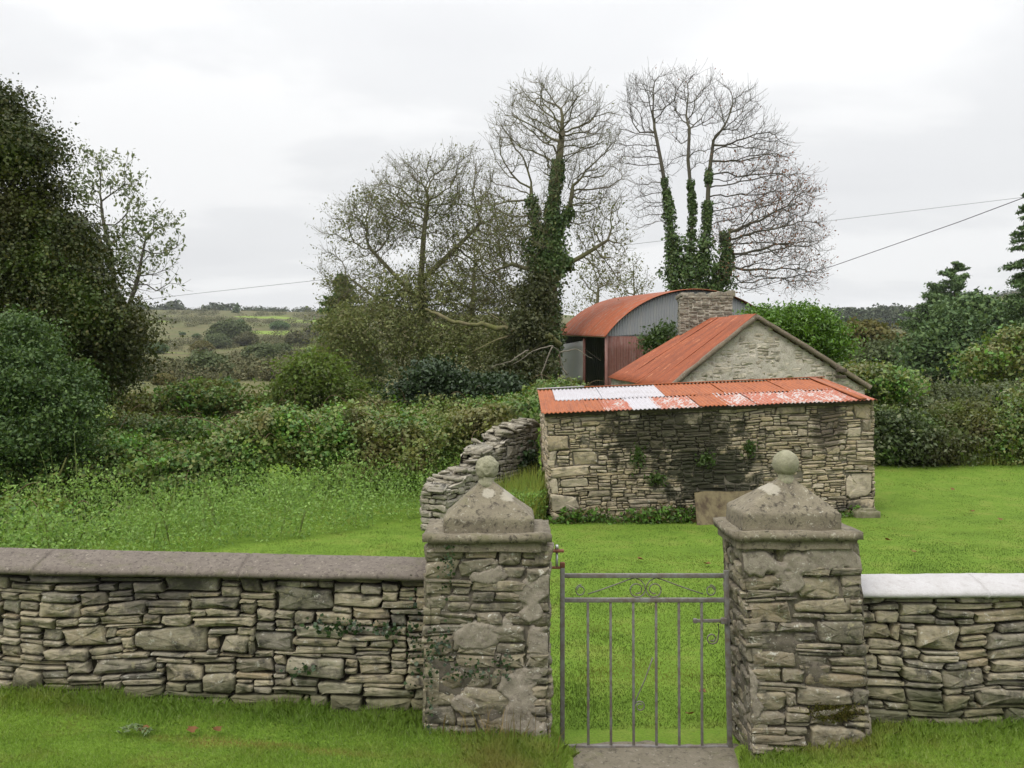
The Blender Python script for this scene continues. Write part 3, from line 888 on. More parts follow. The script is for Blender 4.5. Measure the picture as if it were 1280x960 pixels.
# ------------------------------------------------------------------ gate pillars
def pillar(root, bot, top, yf, yb, z0, zt, seed, blobs, extra, blk, neck, ball, ballr, slabx, lump):
    """bot/top = (x left, x right) at z0 / zt"""
    yfb, ybb = yf - .015, yb + .015
    bl, br, tl, tr = np.array([bot[0], yfb, z0]), np.array([bot[1], yfb, z0]), np.array([top[0], yf, zt]), np.array([top[1], yf, zt])
    bl2, br2, tl2, tr2 = np.array([bot[0], ybb, z0]), np.array([bot[1], ybb, z0]), np.array([top[0], yb, zt]), np.array([top[1], yb, zt])
    mb = MB()
    kw = dict(gap=.004, depth=.09, prot=.010, wob=.02, core=-.022, core_amp=.02)
    stones(mb, bl, br, tr, tl, R(seed), .12, .36, .045, .12, seed=seed, extra=extra, core_n=(70, 110), **kw)
    stones(mb, br, br2, tr2, tr, R(seed + 1), .08, .22, .04, .12, seed=seed + 1, core_n=(40, 60), **kw)
    stones(mb, br2, bl2, tl2, tr2, R(seed + 2), .09, .3, .04, .12, seed=seed + 2, core_n=(40, 60), **kw)
    stones(mb, bl2, bl, tl, tl2, R(seed + 3), .08, .22, .04, .12, seed=seed + 3, core_n=(40, 60), **kw)
    mb.build('masonry', [M_pstone, M_pmort], root)
    if blobs:
        v, f = patch(bl, br, tr, tl, blobs, .016, R(seed), seed + 40, (90, 150))
        put('render_patch', v, [f], M_pale, root, True)
    # slab with a narrower moulding below it
    mb = MB()
    x0, x1 = slabx
    sl = MB()
    def rough_box(c, d, sub, amp, sd):
        b = bmesh.new(); bmesh.ops.create_cube(b, size=1)
        bmesh.ops.bevel(b, geom=b.edges[:], offset=.05, segments=2, affect='EDGES')
        for vv in b.verts: vv.co = Vector((vv.co.x * d[0], vv.co.y * d[1], vv.co.z * d[2]))
        bmesh.ops.subdivide_edges(b, edges=[e for e in b.edges if e.calc_length() > .05], cuts=sub, use_grid_fill=True)
        bmesh.ops.subdivide_edges(b, edges=[e for e in b.edges if e.calc_length() > .05], cuts=1, use_grid_fill=True)
        q = np.array([tuple(vv.co) for vv in b.verts]) + np.asarray(c)
        dd = np.stack([fbm(q * 9, sd + k, 4) for k in range(3)], -1) * amp
        for vv, x in zip(b.verts, q + dd): vv.co = Vector(x)
        return b
    sl.bm(rough_box(((x0 + x1) / 2, (yf + yb) / 2, zt + .055), (x1 - x0, yb - yf + .10, .05), 14, .012, seed + 50))
    sl.bm(rough_box(((x0 + x1) / 2, (yf + yb) / 2, zt + .005), (x1 - x0 - .055, yb - yf + .055, .062), 14, .014, seed + 60))
    sl.build('slab', M_cap, root, True)
    # block + pyramid
    zs = zt + .078
    bx0, bx1, zblk = blk
    cxb, cyb = (bx0 + bx1) / 2, (yf + yb) / 2
    hx, hy = (bx1 - bx0) / 2, min((bx1 - bx0) / 2, (yb - yf) / 2 - .02)
    lv = []
    for s in np.linspace(0, 1, 5): lv.append((1.0 - .01 * s, zs - .01 + (zblk - zs + .01) * s))
    for s in np.linspace(.06, 1, 16): lv.append((1 - s * (1 - .13), zblk + (neck[1] - zblk) * s))
    k = 15
    V = []
    for sc, z in lv:
        e = np.linspace(-1, 1, k + 1)[:-1]
        sq = np.concatenate([np.stack([e, -np.ones(k)], -1), np.stack([np.ones(k), e], -1), np.stack([-e, np.ones(k)], -1), np.stack([-np.ones(k), -e], -1)])
        rr = np.linalg.norm(sq, axis=1, keepdims=True); sq = sq * (1 - .025 * sstep(1.15, 1.42, rr))
        c = lerp([cxb, cyb], [neck[0], cyb], max(0, (1 - sc) / .87))
        V.append(np.concatenate([c + sq * sc * np.array([hx, hy]), np.full((4 * k, 1), z)], 1))
    V = np.array(V); n, m = V.shape[:2]
    q = V.reshape(-1, 3); q = q + np.stack([fbm(q * 10, seed + 70 + c, 4) for c in range(3)], -1) * .009
    ii = np.arange(n * m).reshape(n, m); jj = np.roll(ii, -1, 1)
    pyr = MB().add(q, [np.stack([ii[:-1], jj[:-1], jj[1:], ii[1:]], -1).reshape(-1, 4), np.array([ii[-1]])])
    pyr.build('pyramid_cap', M_cap, root, True)
    # ball finial on a short neck
    b = bmesh.new(); bmesh.ops.create_icosphere(b, subdivisions=5, radius=1)
    q = np.array([tuple(vv.co) for vv in b.verts])
    rad = ballr * (1 + lump * fbm(q * 1.8, seed + 80, 3) + .03 * fbm(q * 7, seed + 81, 3))
    w = q * rad[:, None] * np.array([1, 1, 1.04]) + np.array([ball[0], cyb, ball[1]])
    for vv, x in zip(b.verts, w): vv.co = Vector(x)
    fm = MB().bm(b)
    tube(fm, [(neck[0], cyb, neck[1] - .04), (neck[0], cyb, neck[1] + .0), ((neck[0] + ball[0]) / 2, cyb, (neck[1] + ball[1] - ballr) / 2), (ball[0], cyb, ball[1] - ballr * .75)], [.055, .05, .042, .05], 14)
    fm.build('ball_finial', M_ball, root, True)

M_ball = mortar_mat('lichened_ball', (.27, .26, .18), (.22, .21, .15), (.10, .095, .06), .5, 2.5, .4, .5, l_col=(.36, .35, .27))
YF, YB = 4.85, 5.30
pl = empty('gate_pillar', (-.14, 5.08, .1), 'squat stone pillar with lumpy ball, pyramid top, smeared pale mortar and a hinge plate', 'gate pillar', 'gate pillars')
pillar(pl, (P(526, 900, YF)[0], P(685, 920, YF)[0]), (P(533, 690, YF)[0], P(688, 690, YF)[0]), YF, YB, .03, P(600, 684, YF)[2], 101,
       [(.82, .12, .20, .16), (.80, .33, .15, .14), (.9, .52, .1, .12), (.85, .80, .16, .07), (.90, .70, .1, .05), (.45, .58, .25, .07), (.5, .86, .2, .05), (.35, .28, .12, .05)],
       [(.0, .16, .98, 1.05), (.0, .18, .62, .74), (.45, .6, .55, .64)],
       (P(553, 650, 4.9)[0], P(669, 650, 4.9)[0], P(600, 648, 4.92)[2]), (P(608, 601, 5.08)[0], P(608, 601, 5.08)[2]), (P(609, 585, 5.08)[0], P(609, 585, 5.08)[2]), .068,
       (P(527, 666, 4.8)[0], P(690, 666, 4.8)[0]), .22)
pr = empty('gate_pillar', (1.67, 5.08, .0), 'leaning stone pillar with a round ball on its pyramid top, beside the white coping', 'gate pillar', 'gate pillars')
pillar(pr, (P(941, 940, YF)[0], P(1091, 905, YF)[0]), (P(926, 680, YF)[0], P(1076, 680, YF)[0]), YF, YB, .0, P(990, 681, YF)[2], 201,
       [(.10, .93, .2, .06), (.7, .92, .35, .09), (.4, .83, .12, .05), (.05, .3, .07, .12)],
       [(.03, .28, .85, .97), (.3, .62, .90, .98), (.27, .6, .36, .47), (.02, .3, .57, .68), (.33, .66, .08, .24), (.42, .69, .73, .86)],
       (P(922, 650, 4.9)[0] + .02, P(1052, 650, 4.9)[0], P(990, 641, 4.92)[2]), (P(982, 598, 5.08)[0], P(982, 598, 5.08)[2]), (P(981.6, 579, 5.08)[0], P(981.6, 579, 5.08)[2]), .077,
       (P(918, 664, 4.8)[0], P(1082, 664, 4.8)[0]), .03)
# moss cushion on a low stone of the leaning pillar, ivy on the squat one
M_moss = leaf_mat('moss', [(.05, .055, .01), (.08, .075, .015), (.06, .045, .015)], .9, .1, 5, .1)
rg = R(31); 
g = rg.normal(size=(2600, 2)) * .45
pts = np.array([P(1042, 890, 4.84)]) + np.stack([g[:, 0] * .13, -.015 + .012 * rg.random(2600), g[:, 1] * .05], -1)
v, f = leaf_quads(pts, .014, rg, .2, None, 0, .7); put('moss', v, [f], M_moss, pr)
ivy_spray(pl, (0, 4.84, 0), (1, 0, 0), (0, 0, 1), (0, -1, 0), [(-.36, 1.18, .05, .16, .2), (-.42, .72, .08, .12, .25), (-.24, .56, .16, .07, .25), (-.05, .6, .1, .08, .12), (-.47, .5, .02, .3, .18)], 330, .019, R(6))
M_dry = leaf_mat('dry_stalk', [(.30, .22, .09), (.20, .14, .06), (.14, .13, .05)], .8, .2, 3, .1)

# ------------------------------------------------------------------ iron gate
M_iron = paint_rust_mat('galvanised_paint', (.16, .16, .155), (.085, .055, .04), .6, (8, 8, 8), 2.0, .6, lo=.44, hi=.58)
M_rust = paint_rust_mat('rust', (.17, .07, .04), (.09, .035, .022), .7, (9, 9, 9), 2.0, .9)
M_bolt = NT('worn_steel'); M_bolt = M_bolt.done(M_bolt.bsdf((.45, .46, .47), .45, metal=.6))
YG = 5.08
gt = empty('iron_gate', (.8, YG, .03), 'grey painted iron gate with six upright bars and scrollwork, hung between the pillars', 'gate')
def gp(u, v, y=YG): return P(u, v, y)
def bar(name, a, b, w, d, parent=gt, mat=M_iron):
    """square bar between two points in the gate plane"""
    a, b = np.asarray(a), np.asarray(b)
    t_ = (b - a) / np.linalg.norm(b - a); s_ = np.cross(t_, (0, 1.0, 0)); y_ = np.array([0, 1.0, 0])
    V = []
    bv = .0012
    for p in (a, b):
        for (i, j) in ((-1, -1), (1, -1), (1, 1), (-1, 1)):
            for (e, g_) in (((-1, 0), (0, -1)) if i * j > 0 else ((0, -1), (-1, 0))) if False else ((0, 0),):
                V.append(p + s_ * w / 2 * i + y_ * d / 2 * j)
    f = [(0, 1, 2, 3)[::-1], (4, 5, 6, 7), (0, 1, 5, 4), (1, 2, 6, 5), (2, 3, 7, 6), (3, 0, 4, 7)]
    o = put(name, np.array(V), [np.array(f)], mat, parent)
    m = o.modifiers.new('bevel', 'BEVEL'); m.width = .002; m.segments = 2
    return o
bar('stile', gp(703, 941), gp(703, 708), .027, .03)
bar('stile', gp(912.5, 939), gp(907.5, 713), .027, .03)
for v_ in (719.5, 750.0, 934.0):
    bar('rail', gp(705.8, v_), gp(906 + (v_ - 719) * .02, v_ - (0 if v_ < 900 else -1)), .025 if v_ < 900 else .03, .024)
for k, u_ in enumerate((734.8, 763.2, 791.5, 820, 848.5, 877)):
    bar('upright_bar', gp(u_ + .6, 932), gp(u_, 752), .0145, .0145)
def scroll(cu, cv, r, a0, turns, tail=None, n=36, cw=1):
    th = np.linspace(0, turns * 2 * PI, n); rr = r * (1 - .72 * th / th[-1])
    pts = [gp(cu + x, cv - y) for x, y in zip(rr * np.cos(a0 + cw * th), rr * np.sin(a0 + cw * th))]
    return (list(reversed([gp(*q) for q in tail])) if False else [gp(*q) for q in (tail or [])]) + pts
sc = MB()
for s in (1, -1):
    m = lambda u_: 807 + s * (u_ - 807)
    # small end scroll with a long arm sweeping up to the middle
    def mir(pts): return [(807 + s * (a - 807), b) for a, b in pts]
    arm = mir([(735, 742.5), (752, 737), (770, 730.5), (786, 724.5), (794, 722)])
    th = np.linspace(-.2, 1.25 * 2 * PI, 30); rr = 6.2 * (1 - .35 * th / th[-1])
    cur = mir([(725.5 - r_ * math.sin(t_), 738 - r_ * math.cos(t_) * 1.1 + 0) for r_, t_ in zip(rr, th)])
    tube(sc, [gp(*q) for q in arm], .0038, 6); tube(sc, [gp(*q) for q in cur], .0038, 6)
    th = np.linspace(0, 1.3 * 2 * PI, 34); rr = 10.5 * (1 - .55 * th / th[-1])
    cur = mir([(796 - r_ * math.cos(t_ + PI) - 0, 737 - r_ * math.sin(t_ + PI) * 1.0) for r_, t_ in zip(rr, th)])
    top_ = mir([(794, 722), (802, 726), (806, 732)])
    tube(sc, [gp(*q) for q in top_ + cur], .0038, 6)
sc.build('scrollwork', M_iron, gt, True)
br_ = MB()
th = np.linspace(0, 1.4 * 2 * PI, 34); rr = 7.0 * (1 - .6 * th / th[-1])
cur = [(800 + r_ * math.cos(PI + t_), 883 + r_ * math.sin(PI + t_)) for r_, t_ in zip(rr, th)]
tube(br_, [gp(816, 822, YG + .012), gp(806, 850, YG + .012), gp(796, 872, YG + .012)] + [gp(*q, YG + .012) for q in cur], .0038, 6)
br_.build('brace_scroll', M_iron, gt, True)
lt = MB()
box(lt, (gp(890, 776)), (.23, .012, .02), .003)
box(lt, (gp(905, 776, YG - .02)), (.035, .03, .035), .003)
box(lt, (gp(869, 776)), (.02, .02, .028), .003)
lat = lt.build('latch', M_iron, gt)
lt = MB()
th = np.linspace(0, 1.35 * 2 * PI, 34); rr = 7.5 * (1 - .6 * th / th[-1])
cur = [(890 + r_ * math.cos(t_), 798 - r_ * math.sin(-t_)) for r_, t_ in zip(rr, th)]
tube(lt, [gp(898, 780), gp(898.5, 790)] + [gp(*q) for q in cur], .0045, 6)
put_l = lt.build('latch_scroll', M_iron, lat, True)
hg = MB()
box(hg, gp(695, 688.5), (.095, .045, .014), .003, 0)
tube(hg, [gp(696, 686), gp(696, 681)], [.012, .009], 8, 1)
tube(hg, [gp(696, 690), gp(696, 709)], .008, 8, 1)
box(hg, gp(693, 709.5), (.085, .03, .012), .003, 0)
box(hg, gp(703, 706), (.03, .034, .03), .004, 0)
hg.build('hinge', [M_rust, M_bolt], gt)
# ------------------------------------------------------------------ lean-to stone shed
PAL_SHED = [(0.326, 0.257, 0.153), (0.413, 0.339, 0.217), (0.250, 0.201, 0.130), (0.370, 0.288, 0.164), (0.468, 0.401, 0.298), (0.305, 0.252, 0.172), (0.185, 0.149, 0.100)]
sx0 = P(860, 560, 15.1)
M_shed = stone_mat('shed_stone', PAL_SHED, .5, .1, .6, bscale=.7, stain=[
    (P(845, 560, 15.1)[0], P(0, 548, 15.1)[2], 1.35, .60, .9, 4.0, (.030, .030, .018)),
    (P(890, 590, 15.1)[0], P(0, 600, 15.1)[2], 1.05, .55, .95, 4.5, (.028, .03, .018)),
    (P(1040, 530, 15.1)[0], P(0, 530, 15.1)[2], .30, .55, .75, 2.5, (.05, .04, .03)),
    (P(1070, 640, 15.2)[0], P(0, 640, 15.2)[2], .5, .2, .8, 3, (.03, .03, .025)),
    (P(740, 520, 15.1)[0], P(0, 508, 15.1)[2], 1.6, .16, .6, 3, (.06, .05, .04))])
M_smort = mortar_mat('shed_mortar', (.15, .135, .10), (.10, .09, .07), (.04, .035, .03), .2, 1, .6, .1)
shed_root = empty('stone_shed', (3.6, 16, -.3), 'low stone shed under a red and white patched corrugated iron roof', 'shed')
A = P(690, 668, 15); B = P(1093.5, 654, 15.3); Cc = P(1093, 500, 15.3); D = P(683, 517, 15)
A2 = P(678, 640, 17.3); D2 = P(675, 492, 17.3)
B2 = B + (A2 - A) + np.array([.1, 0, .1]); C2 = Cc + (D2 - D)
mb = MB()
Ls = np.linalg.norm(B - A); Hs = (np.linalg.norm(D - A) + np.linalg.norm(Cc - B)) / 2
def fr(u0, v0, u1, v1):   # photo pixel box -> elevation rect
    return ((u0 - 688) / 405 * Ls, (u1 - 688) / 405 * Ls, (1 - (v1 - 508.) / 153 - .0) * Hs, (1 - (v0 - 508.) / 153) * Hs)
ex = [fr(*q) for q in ((685, 536, 713, 556), (688, 557, 698, 576), (688, 577, 738, 590), (688, 591, 698, 611), (688, 612, 722, 633), (688, 634, 702, 662),
                       (718, 558, 750, 576), (698, 634, 722, 650), (1060, 598, 1092, 628), (1070, 508, 1092, 532), (972, 510, 1010, 522), (1080, 533, 1092, 548),
                       (845, 515, 880, 530), (905, 593, 945, 606), (700, 592, 735, 603), (1060, 630, 1093, 645))]
stones(mb, A, B, Cc, D, R(301), .10, .52, .035, .10, .006, .1, .022, .03, core=-.04, core_n=(160, 60), seed=33, extra=ex, round_=.8)
stones(mb, A2, A, D, D2, R(302), .12, .4, .05, .13, .007, .1, .02, .05, core=-.03, core_n=(60, 50), seed=34)
stones(mb, B, B2, C2, Cc, R(303), .12, .4, .05, .13, .007, .1, .02, .05, core=-.03, core_n=(60, 50), seed=35)
E1 = P(676, 496, 17.3) + np.array([.05, -.1, .10])
mb.add(np.array([A2, B2, C2, D2]), [np.array([[1, 0, 3, 2]])], 1)
mb.build('wall', [M_shed, M_smort], shed_root)
M_red = paint_rust_mat('red_iron', (.29, .082, .022), (.15, .040, .015), .75, (6, 1.0, 1.5), 1.5, .6)
M_peel = paint_rust_mat('peeling_red_iron', (.29, .066, .024), (.37, .345, .325), .9, (5, 1.5, 3), 1.3, .6, lo=.525, hi=.565, fine=.5)
M_peel2 = paint_rust_mat('peeling_pale_iron', (.29, .075, .03), (.38, .36, .35), .9, (5, 1.5, 3), 1.2, .6, lo=.495, hi=.54, fine=.55)
M_wht = paint_rust_mat('bare_white_iron', (.38, .37, .395), (.28, .255, .255), .5, (1, 2, 2), 1.0, .5)
roof_e = bpy.data.objects.new('roof', None); COL.objects.link(roof_e); roof_e.parent = shed_root
rFL = P(677, 516.5, 14.86); rFR = P(1097, 499.5, 15.15); rBL = P(671.5, 487.5, 17.3); rBR = P(1029, 473, 17.6)
dn = np.array([0, -.0, -.0])
def rp(s, t_, lift=0.0):
    return (1 - s) * (1 - t_) * rFL + s * (1 - t_) * rFR + s * t_ * rBR + (1 - s) * t_ * rBL + np.array([0, 0, lift])
def sheet(s0, s1, t0, t1, m, lift, sd):
    v, f = corr(rp(s0, t0, lift), rp(s1, t0, lift), rp(s1, t1, lift + .004), rp(s0, t1, lift + .004), .078, .012, 6, 8, .02, sd)
    o = put('roof_sheet', v, [f], m, roof_e, True); return o
seq_low = [(0, .135, M_red), (.135, .215, M_red), (.185, .27, M_peel), (.262, .352, M_wht), (.345, .475, M_peel2), (.468, .56, M_red), (.553, .65, M_peel2), (.64, .74, M_peel), (.73, .835, M_peel2), (.828, .92, M_peel2), (.912, 1.0, M_peel)]
seq_up = [(0, .055, M_red), (.05, .205, M_wht), (.2, .405, M_wht), (.40, .50, M_red), (.495, .60, M_red), (.595, .70, M_red), (.695, .80, M_red), (.795, .905, M_red), (.90, 1.0, M_red)]
for k, (a, b, m) in enumerate(seq_low): sheet(a, b, 0, .50, m, .002 * (k % 2), 50 + k)
for k, (a, b, m) in enumerate(seq_up): sheet(a, b, .44, 1.0, m, .012 + .003 * (k % 2), 80 + k)
# verge flashing on the right slope, white strip at the back corner
mb = MB()
def strip(a, b, w, h=.02):
    a, b = np.asarray(a), np.asarray(b); d = (b - a) / np.linalg.norm(b - a); s_ = np.cross(d, [0, 0, 1]); s_ /= np.linalg.norm(s_)
    V = [a - s_ * w / 2, a + s_ * w / 2, b + s_ * w / 2, b - s_ * w / 2]; V += [x + np.array([0, 0, h]) for x in V]
    return np.array(V), np.array([(3, 2, 1, 0), (4, 5, 6, 7), (0, 1, 5, 4), (1, 2, 6, 5), (2, 3, 7, 6), (3, 0, 4, 7)])
put('verge_strip', *[(lambda q: (q[0], [q[1]]))(strip(rp(.955, 0, .02), rp(.955, 1, .03), .14))][0], M_red, roof_e)
put('ridge_strip', *[(lambda q: (q[0], [q[1]]))(strip(rp(0, .985, .02), rp(.16, .985, .035), .16))][0], M_wht, roof_e)
put('ridge_strip', *[(lambda q: (q[0], [q[1]]))(strip(rp(.16, .985, .02), rp(1, .985, .03), .12))][0], M_red, roof_e)
M_wood = bark_mat('old_timber', (.09, .075, .055), (.05, .042, .034))
put('wall_plate', *[(lambda q: (q[0], [q[1]]))(strip(rp(.01, .06, -.10), rp(.99, .06, -.10), .07, .07))][0], M_wood, shed_root)

# rusted sheet leaning against the shed front
M_sheet = paint_rust_mat('rusty_panel', (.125, .102, .052), (.042, .027, .013), .95, (4.5, 4.5, .35), 1.2, .75, lo=.46, hi=.62, fine=.06)
lp = MB()
p0, p1, p2, p3 = P(872, 665, 14.45), P(952, 662, 14.5), P(953, 613, 14.95), P(868, 615, 14.9)
n_ = np.cross(p1 - p0, p3 - p0); n_ /= np.linalg.norm(n_)
u, v = np.meshgrid(np.linspace(0, 1, 24), np.linspace(0, 1, 14), indexing='ij')
g = ((1 - u) * (1 - v))[..., None] * p0 + (u * (1 - v))[..., None] * p1 + (u * v)[..., None] * p2 + ((1 - u) * v)[..., None] * p3
g = g + (.012 * fbm(np.stack([u * 3, v * 2], -1), 5, 3))[..., None] * n_
g[:, -1, 2] += .012 * vnoise(np.stack([u[:, -1] * 6, u[:, -1] * 0], -1), 3)
ii = np.arange(u.size).reshape(u.shape); N_ = u.size
rim = np.concatenate([ii[:, 0], ii[-1, 1:], ii[-2::-1, -1], ii[0, -2:0:-1]]); rn = np.roll(rim, -1)
f1 = np.stack([ii[:-1, :-1], ii[1:, :-1], ii[1:, 1:], ii[:-1, 1:]], -1).reshape(-1, 4)
V = np.concatenate([g.reshape(-1, 3), (g - n_ * .03).reshape(-1, 3)])
o = put('rusty_sheet', V, [f1, f1[:, ::-1] + N_, np.stack([rim, rim + N_, rn + N_, rn], -1)], M_sheet, None, loc=p0)
tag(o, 'rust streaked tan sheet leaning against the shed wall', 'metal sheet')

# fallen block at the shed corner
b = bmesh.new(); bmesh.ops.create_cube(b, size=1); bmesh.ops.bevel(b, geom=b.edges[:], offset=.15, segments=3, affect='EDGES'); bmesh.ops.subdivide_edges(b, edges=b.edges[:], cuts=2, use_grid_fill=True)
q = np.array([tuple(x.co) for x in b.verts]) * np.array([.42, .3, .26]); q += np.stack([fbm(q * 6, 60 + c, 4) for c in range(3)], -1) * .05 + P(1083, 645, 15.0)
for x, y_ in zip(b.verts, q): x.co = Vector(y_)
M_mossy = mortar_mat('mossy_rock', (.12, .12, .06), (.2, .18, .13), (.06, .06, .035), .2, 1.5, .4, .8)
o = MB().bm(b).build('boulder', M_mossy, None, True, loc=P(1083, 650, 15)); tag(o, 'mossy boulder on the grass by the far bottom corner of the shed', 'boulder')

# ------------------------------------------------------------------ ruined boundary wall
ru = empty('ruined_wall', (-.4, 15.6, -.3), 'broken down dry stone wall with a stepped ragged top, joining the shed side', 'wall')
a0 = np.array([-1.10, 14.0, -.45]); a1 = np.array([.52, 17.2, -.45])
dr = (a1 - a0); Lr = np.linalg.norm(dr[:2]); dr /= np.linalg.norm(dr); nr = np.array([dr[1], -dr[0], 0])
th_ = .5
Hr = 2.0
# stepped top: pixel heights read along the wall
pu = [(0, .90), (.10, .95), (.2, 1.0), (.3, 1.13), (.45, 1.36), (.6, 1.55), (.75, 1.72), (.88, 1.80), (1.0, 1.78)]
def prof(s):
    s = np.clip(np.asarray(s, float), 0, 1)
    base = np.interp(s, [x for x, _ in pu], [y for _, y in pu])
    st = .035 * np.floor(vnoise(np.stack([s * 16, s * 0], -1), 7) * 2.2)
    return np.clip((base + st) / Hr, .05, 1.0)
M_ruin = stone_mat('ruin_stone', [(.24, .21, .16), (.32, .29, .23), (.28, .25, .19), (.36, .33, .28), (.21, .19, .15)], .6, .35, .5, bscale=.8)
up_ = np.array([0, 0, Hr])
mb = MB()
kw = dict(gap=.006, depth=.12, prot=.022, wob=.04, core=-.045, round_=.7)
stones(mb, a0, a1, a1 + up_, a0 + up_, R(401), .12, .42, .05, .13, topf=prof, seed=41, core_n=(80, 60), **kw)
b0 = a0 - nr * th_; b1 = a1 - nr * th_
stones(mb, b1, b0, b0 + up_, b1 + up_, R(402), .12, .42, .05, .13, topf=lambda s: prof(1 - s), seed=42, core_n=(80, 60), **kw)
pe = prof(np.array([0.0]))[0] * Hr
eu = np.array([0, 0, pe])
stones(mb, b0, a0, a0 + eu, b0 + eu, R(403), .12, .36, .05, .13, seed=43, core_n=(30, 60), **kw)
# loose capping stones along the top
rg = R(44)
for k in range(95):
    s = (k + rg.random()) / 95
    z = prof(np.array([s]))[0] * Hr - .45
    c = a0 + (a1 - a0) * s - nr * (th_ * (.12 + .76 * rg.random())); c[2] = z + .01
    b = bmesh.new(); bmesh.ops.create_cube(b, size=1); bmesh.ops.bevel(b, geom=b.edges[:], offset=.12, segments=2, affect='EDGES')
    dm = np.array([.16 + .26 * rg.random(), .14 + .18 * rg.random(), .035 + .04 * rg.random()])
    an = math.atan2(dr[1], dr[0]) + rg.normal() * .4
    q = np.array([tuple(x.co) for x in b.verts]) * dm; q += rg.normal(size=q.shape) * .008
    q[:, 2] += q[:, 0] * rg.normal() * .25
    q = np.stack([q[:, 0] * math.cos(an) - q[:, 1] * math.sin(an), q[:, 0] * math.sin(an) + q[:, 1] * math.cos(an), q[:, 2]], -1) + c
    for x, y_ in zip(b.verts, q): x.co = Vector(y_)
    mb.bm(b)
mb.build('masonry', [M_ruin, M_void], ru)
# dark ivy near the shed on it
pts = []
rg = R(45)
for (s, z, rs, rz, n) in ((.86, .62, .10, .40, 900), (.55, .1, .08, .2, 160), (.70, .45, .05, .1, 80)):
    g = rg.normal(size=(n, 2)) * .5
    ss = np.clip(s + g[:, 0] * rs, 0, 1); pts.append(a0 + (a1 - a0) * ss[:, None] + nr * (.02 + .10 * rg.random((n, 1))) + np.stack([0 * ss, 0 * ss, z + .45 - .45 + .25 + g[:, 1] * rz], -1))
pts = np.concatenate(pts)
v, f = leaf_quads(pts, .085, rg, .3, np.broadcast_to(nr, pts.shape), .8, .85); put('ivy', v, [f], M_ivy, ru)

# ------------------------------------------------------------------ gabled cottage
ct = empty('stone_cottage', (6.2, 22, .3), 'gabled stone outbuilding with rusty red roof, whitish end wall and a chimney', 'cottage')
yN, yFr = 20.5, 24.0
apN, elN, erN = P(945, 395, yN + .1), P(835, 486, yN), P(1083, 482, yN + .25)
apF, elF = P(884, 400, yFr), P(764, 470.5, yFr - .1)
erF = erN + (apF - apN)
dz = np.array([0, 0, -1.9])
PAL_G = [(0.528, 0.474, 0.373), (0.396, 0.351, 0.270), (0.600, 0.550, 0.454), (0.456, 0.404, 0.302), (0.312, 0.269, 0.200)]
M_gable = stone_mat('whitewashed_rubble', PAL_G, .5, .1, .55, bscale=.6)
M_gmort = mortar_mat('whitewash_mortar', (.50, .47, .40), (.36, .33, .275), (.12, .10, .08), .6, 2.6, .85, .25)
gA, gB = elN + dz + np.array([.04, .03, 0]), erN + dz + np.array([-.04, .03, 0]); Hg = apN[2] - gA[2] - .02
gC, gD = gB + np.array([0, 0, Hg]), gA + np.array([0, 0, Hg])
Lg = np.linalg.norm(gB - gA); sa = (apN[0] - gA[0]) / (gB[0] - gA[0]); he = -dz[2] / Hg
def gtop(s):
    s = np.asarray(s, float)
    return np.where(s < sa, he + (1 - he) * s / sa, 1 - (1 - he) * (s - sa) / (1 - sa)) - .012
mb = MB()
stones(mb, gA, gB, gC, gD, R(501), .12, .42, .06, .16, topf=gtop, gap=.012, prot=.010, wob=.05, core=-.004, core_amp=.022, seed=51, core_n=(120, 60))
mb.build('gable_wall', [M_gable, M_gmort], ct)
gA2, gB2 = elF + dz * 1.0 + np.array([.04, -.03, 0]), erF + dz + np.array([-.04, -.03, 0])
mb = MB()
stones(mb, gA2, gA, elN + np.array([.05, 0, -.04]), elF + np.array([.05, 0, -.04]), R(502), .12, .42, .06, .16, gap=.01, prot=.012, core=-.004, core_amp=.014, seed=52)
mb.build('side_wall', [M_gable, M_gmort], ct)
mb = MB()
mb.add(np.array([gB, gB2, erF + np.array([-.04, 0, -.04]), erN + np.array([-.04, 0, -.04])]), [np.array([[0, 1, 2, 3]])])
mb.add(np.array([gB2, gA2, elF, apF - np.array([0, 0, .05]), erF]), [np.array([[0, 1, 2, 3, 4]])])
mb.build('back_wall', M_gmort, ct)
M_red2 = paint_rust_mat('weathered_red_iron', (.26, .068, .024), (.14, .040, .020), .85, (.8, 4.5, .8), 1.0, .65, (.38, .15, .07), .12, lo=.44, hi=.62, fine=.3)
cr_e = bpy.data.objects.new('roof', None); COL.objects.link(cr_e); cr_e.parent = ct
ov = (apN - apF) / np.linalg.norm(apN - apF)
def slope(eN, eF, aN, aF, parent, nsh, sd):
    for k in range(nsh):
        s0, s1 = k / nsh, (k + 1.06) / nsh
        l = np.array([0, 0, .006 * (k % 2)])
        q = [lerp(eF, eN, s0) + l, lerp(eF, eN, min(s1, 1)) + l, lerp(aF, aN, min(s1, 1)) + l, lerp(aF, aN, s0) + l]
        v, f = corr(*q, .085, .013, 6, 10, .03, sd + k)
        put('roof_sheet', v, [f], M_red2, parent, True)
up5 = np.array([0, 0, .05])
sl_ = (elN - apN) / np.linalg.norm(elN - apN)
slope(elN + up5 + sl_ * .12, elF + up5 + sl_ * .12, apN + up5, apF + up5, cr_e, 4, 700)
sr_ = (erN - apN) / np.linalg.norm(erN - apN)
v, f = corr(apF + up5, apN + up5, erN + up5 + sr_ * .1, erF + up5 + sr_ * .1, .085, .013, 6, 10, .03, 712); put('roof_sheet', v, [f[:, ::-1]], M_red2, cr_e, True)
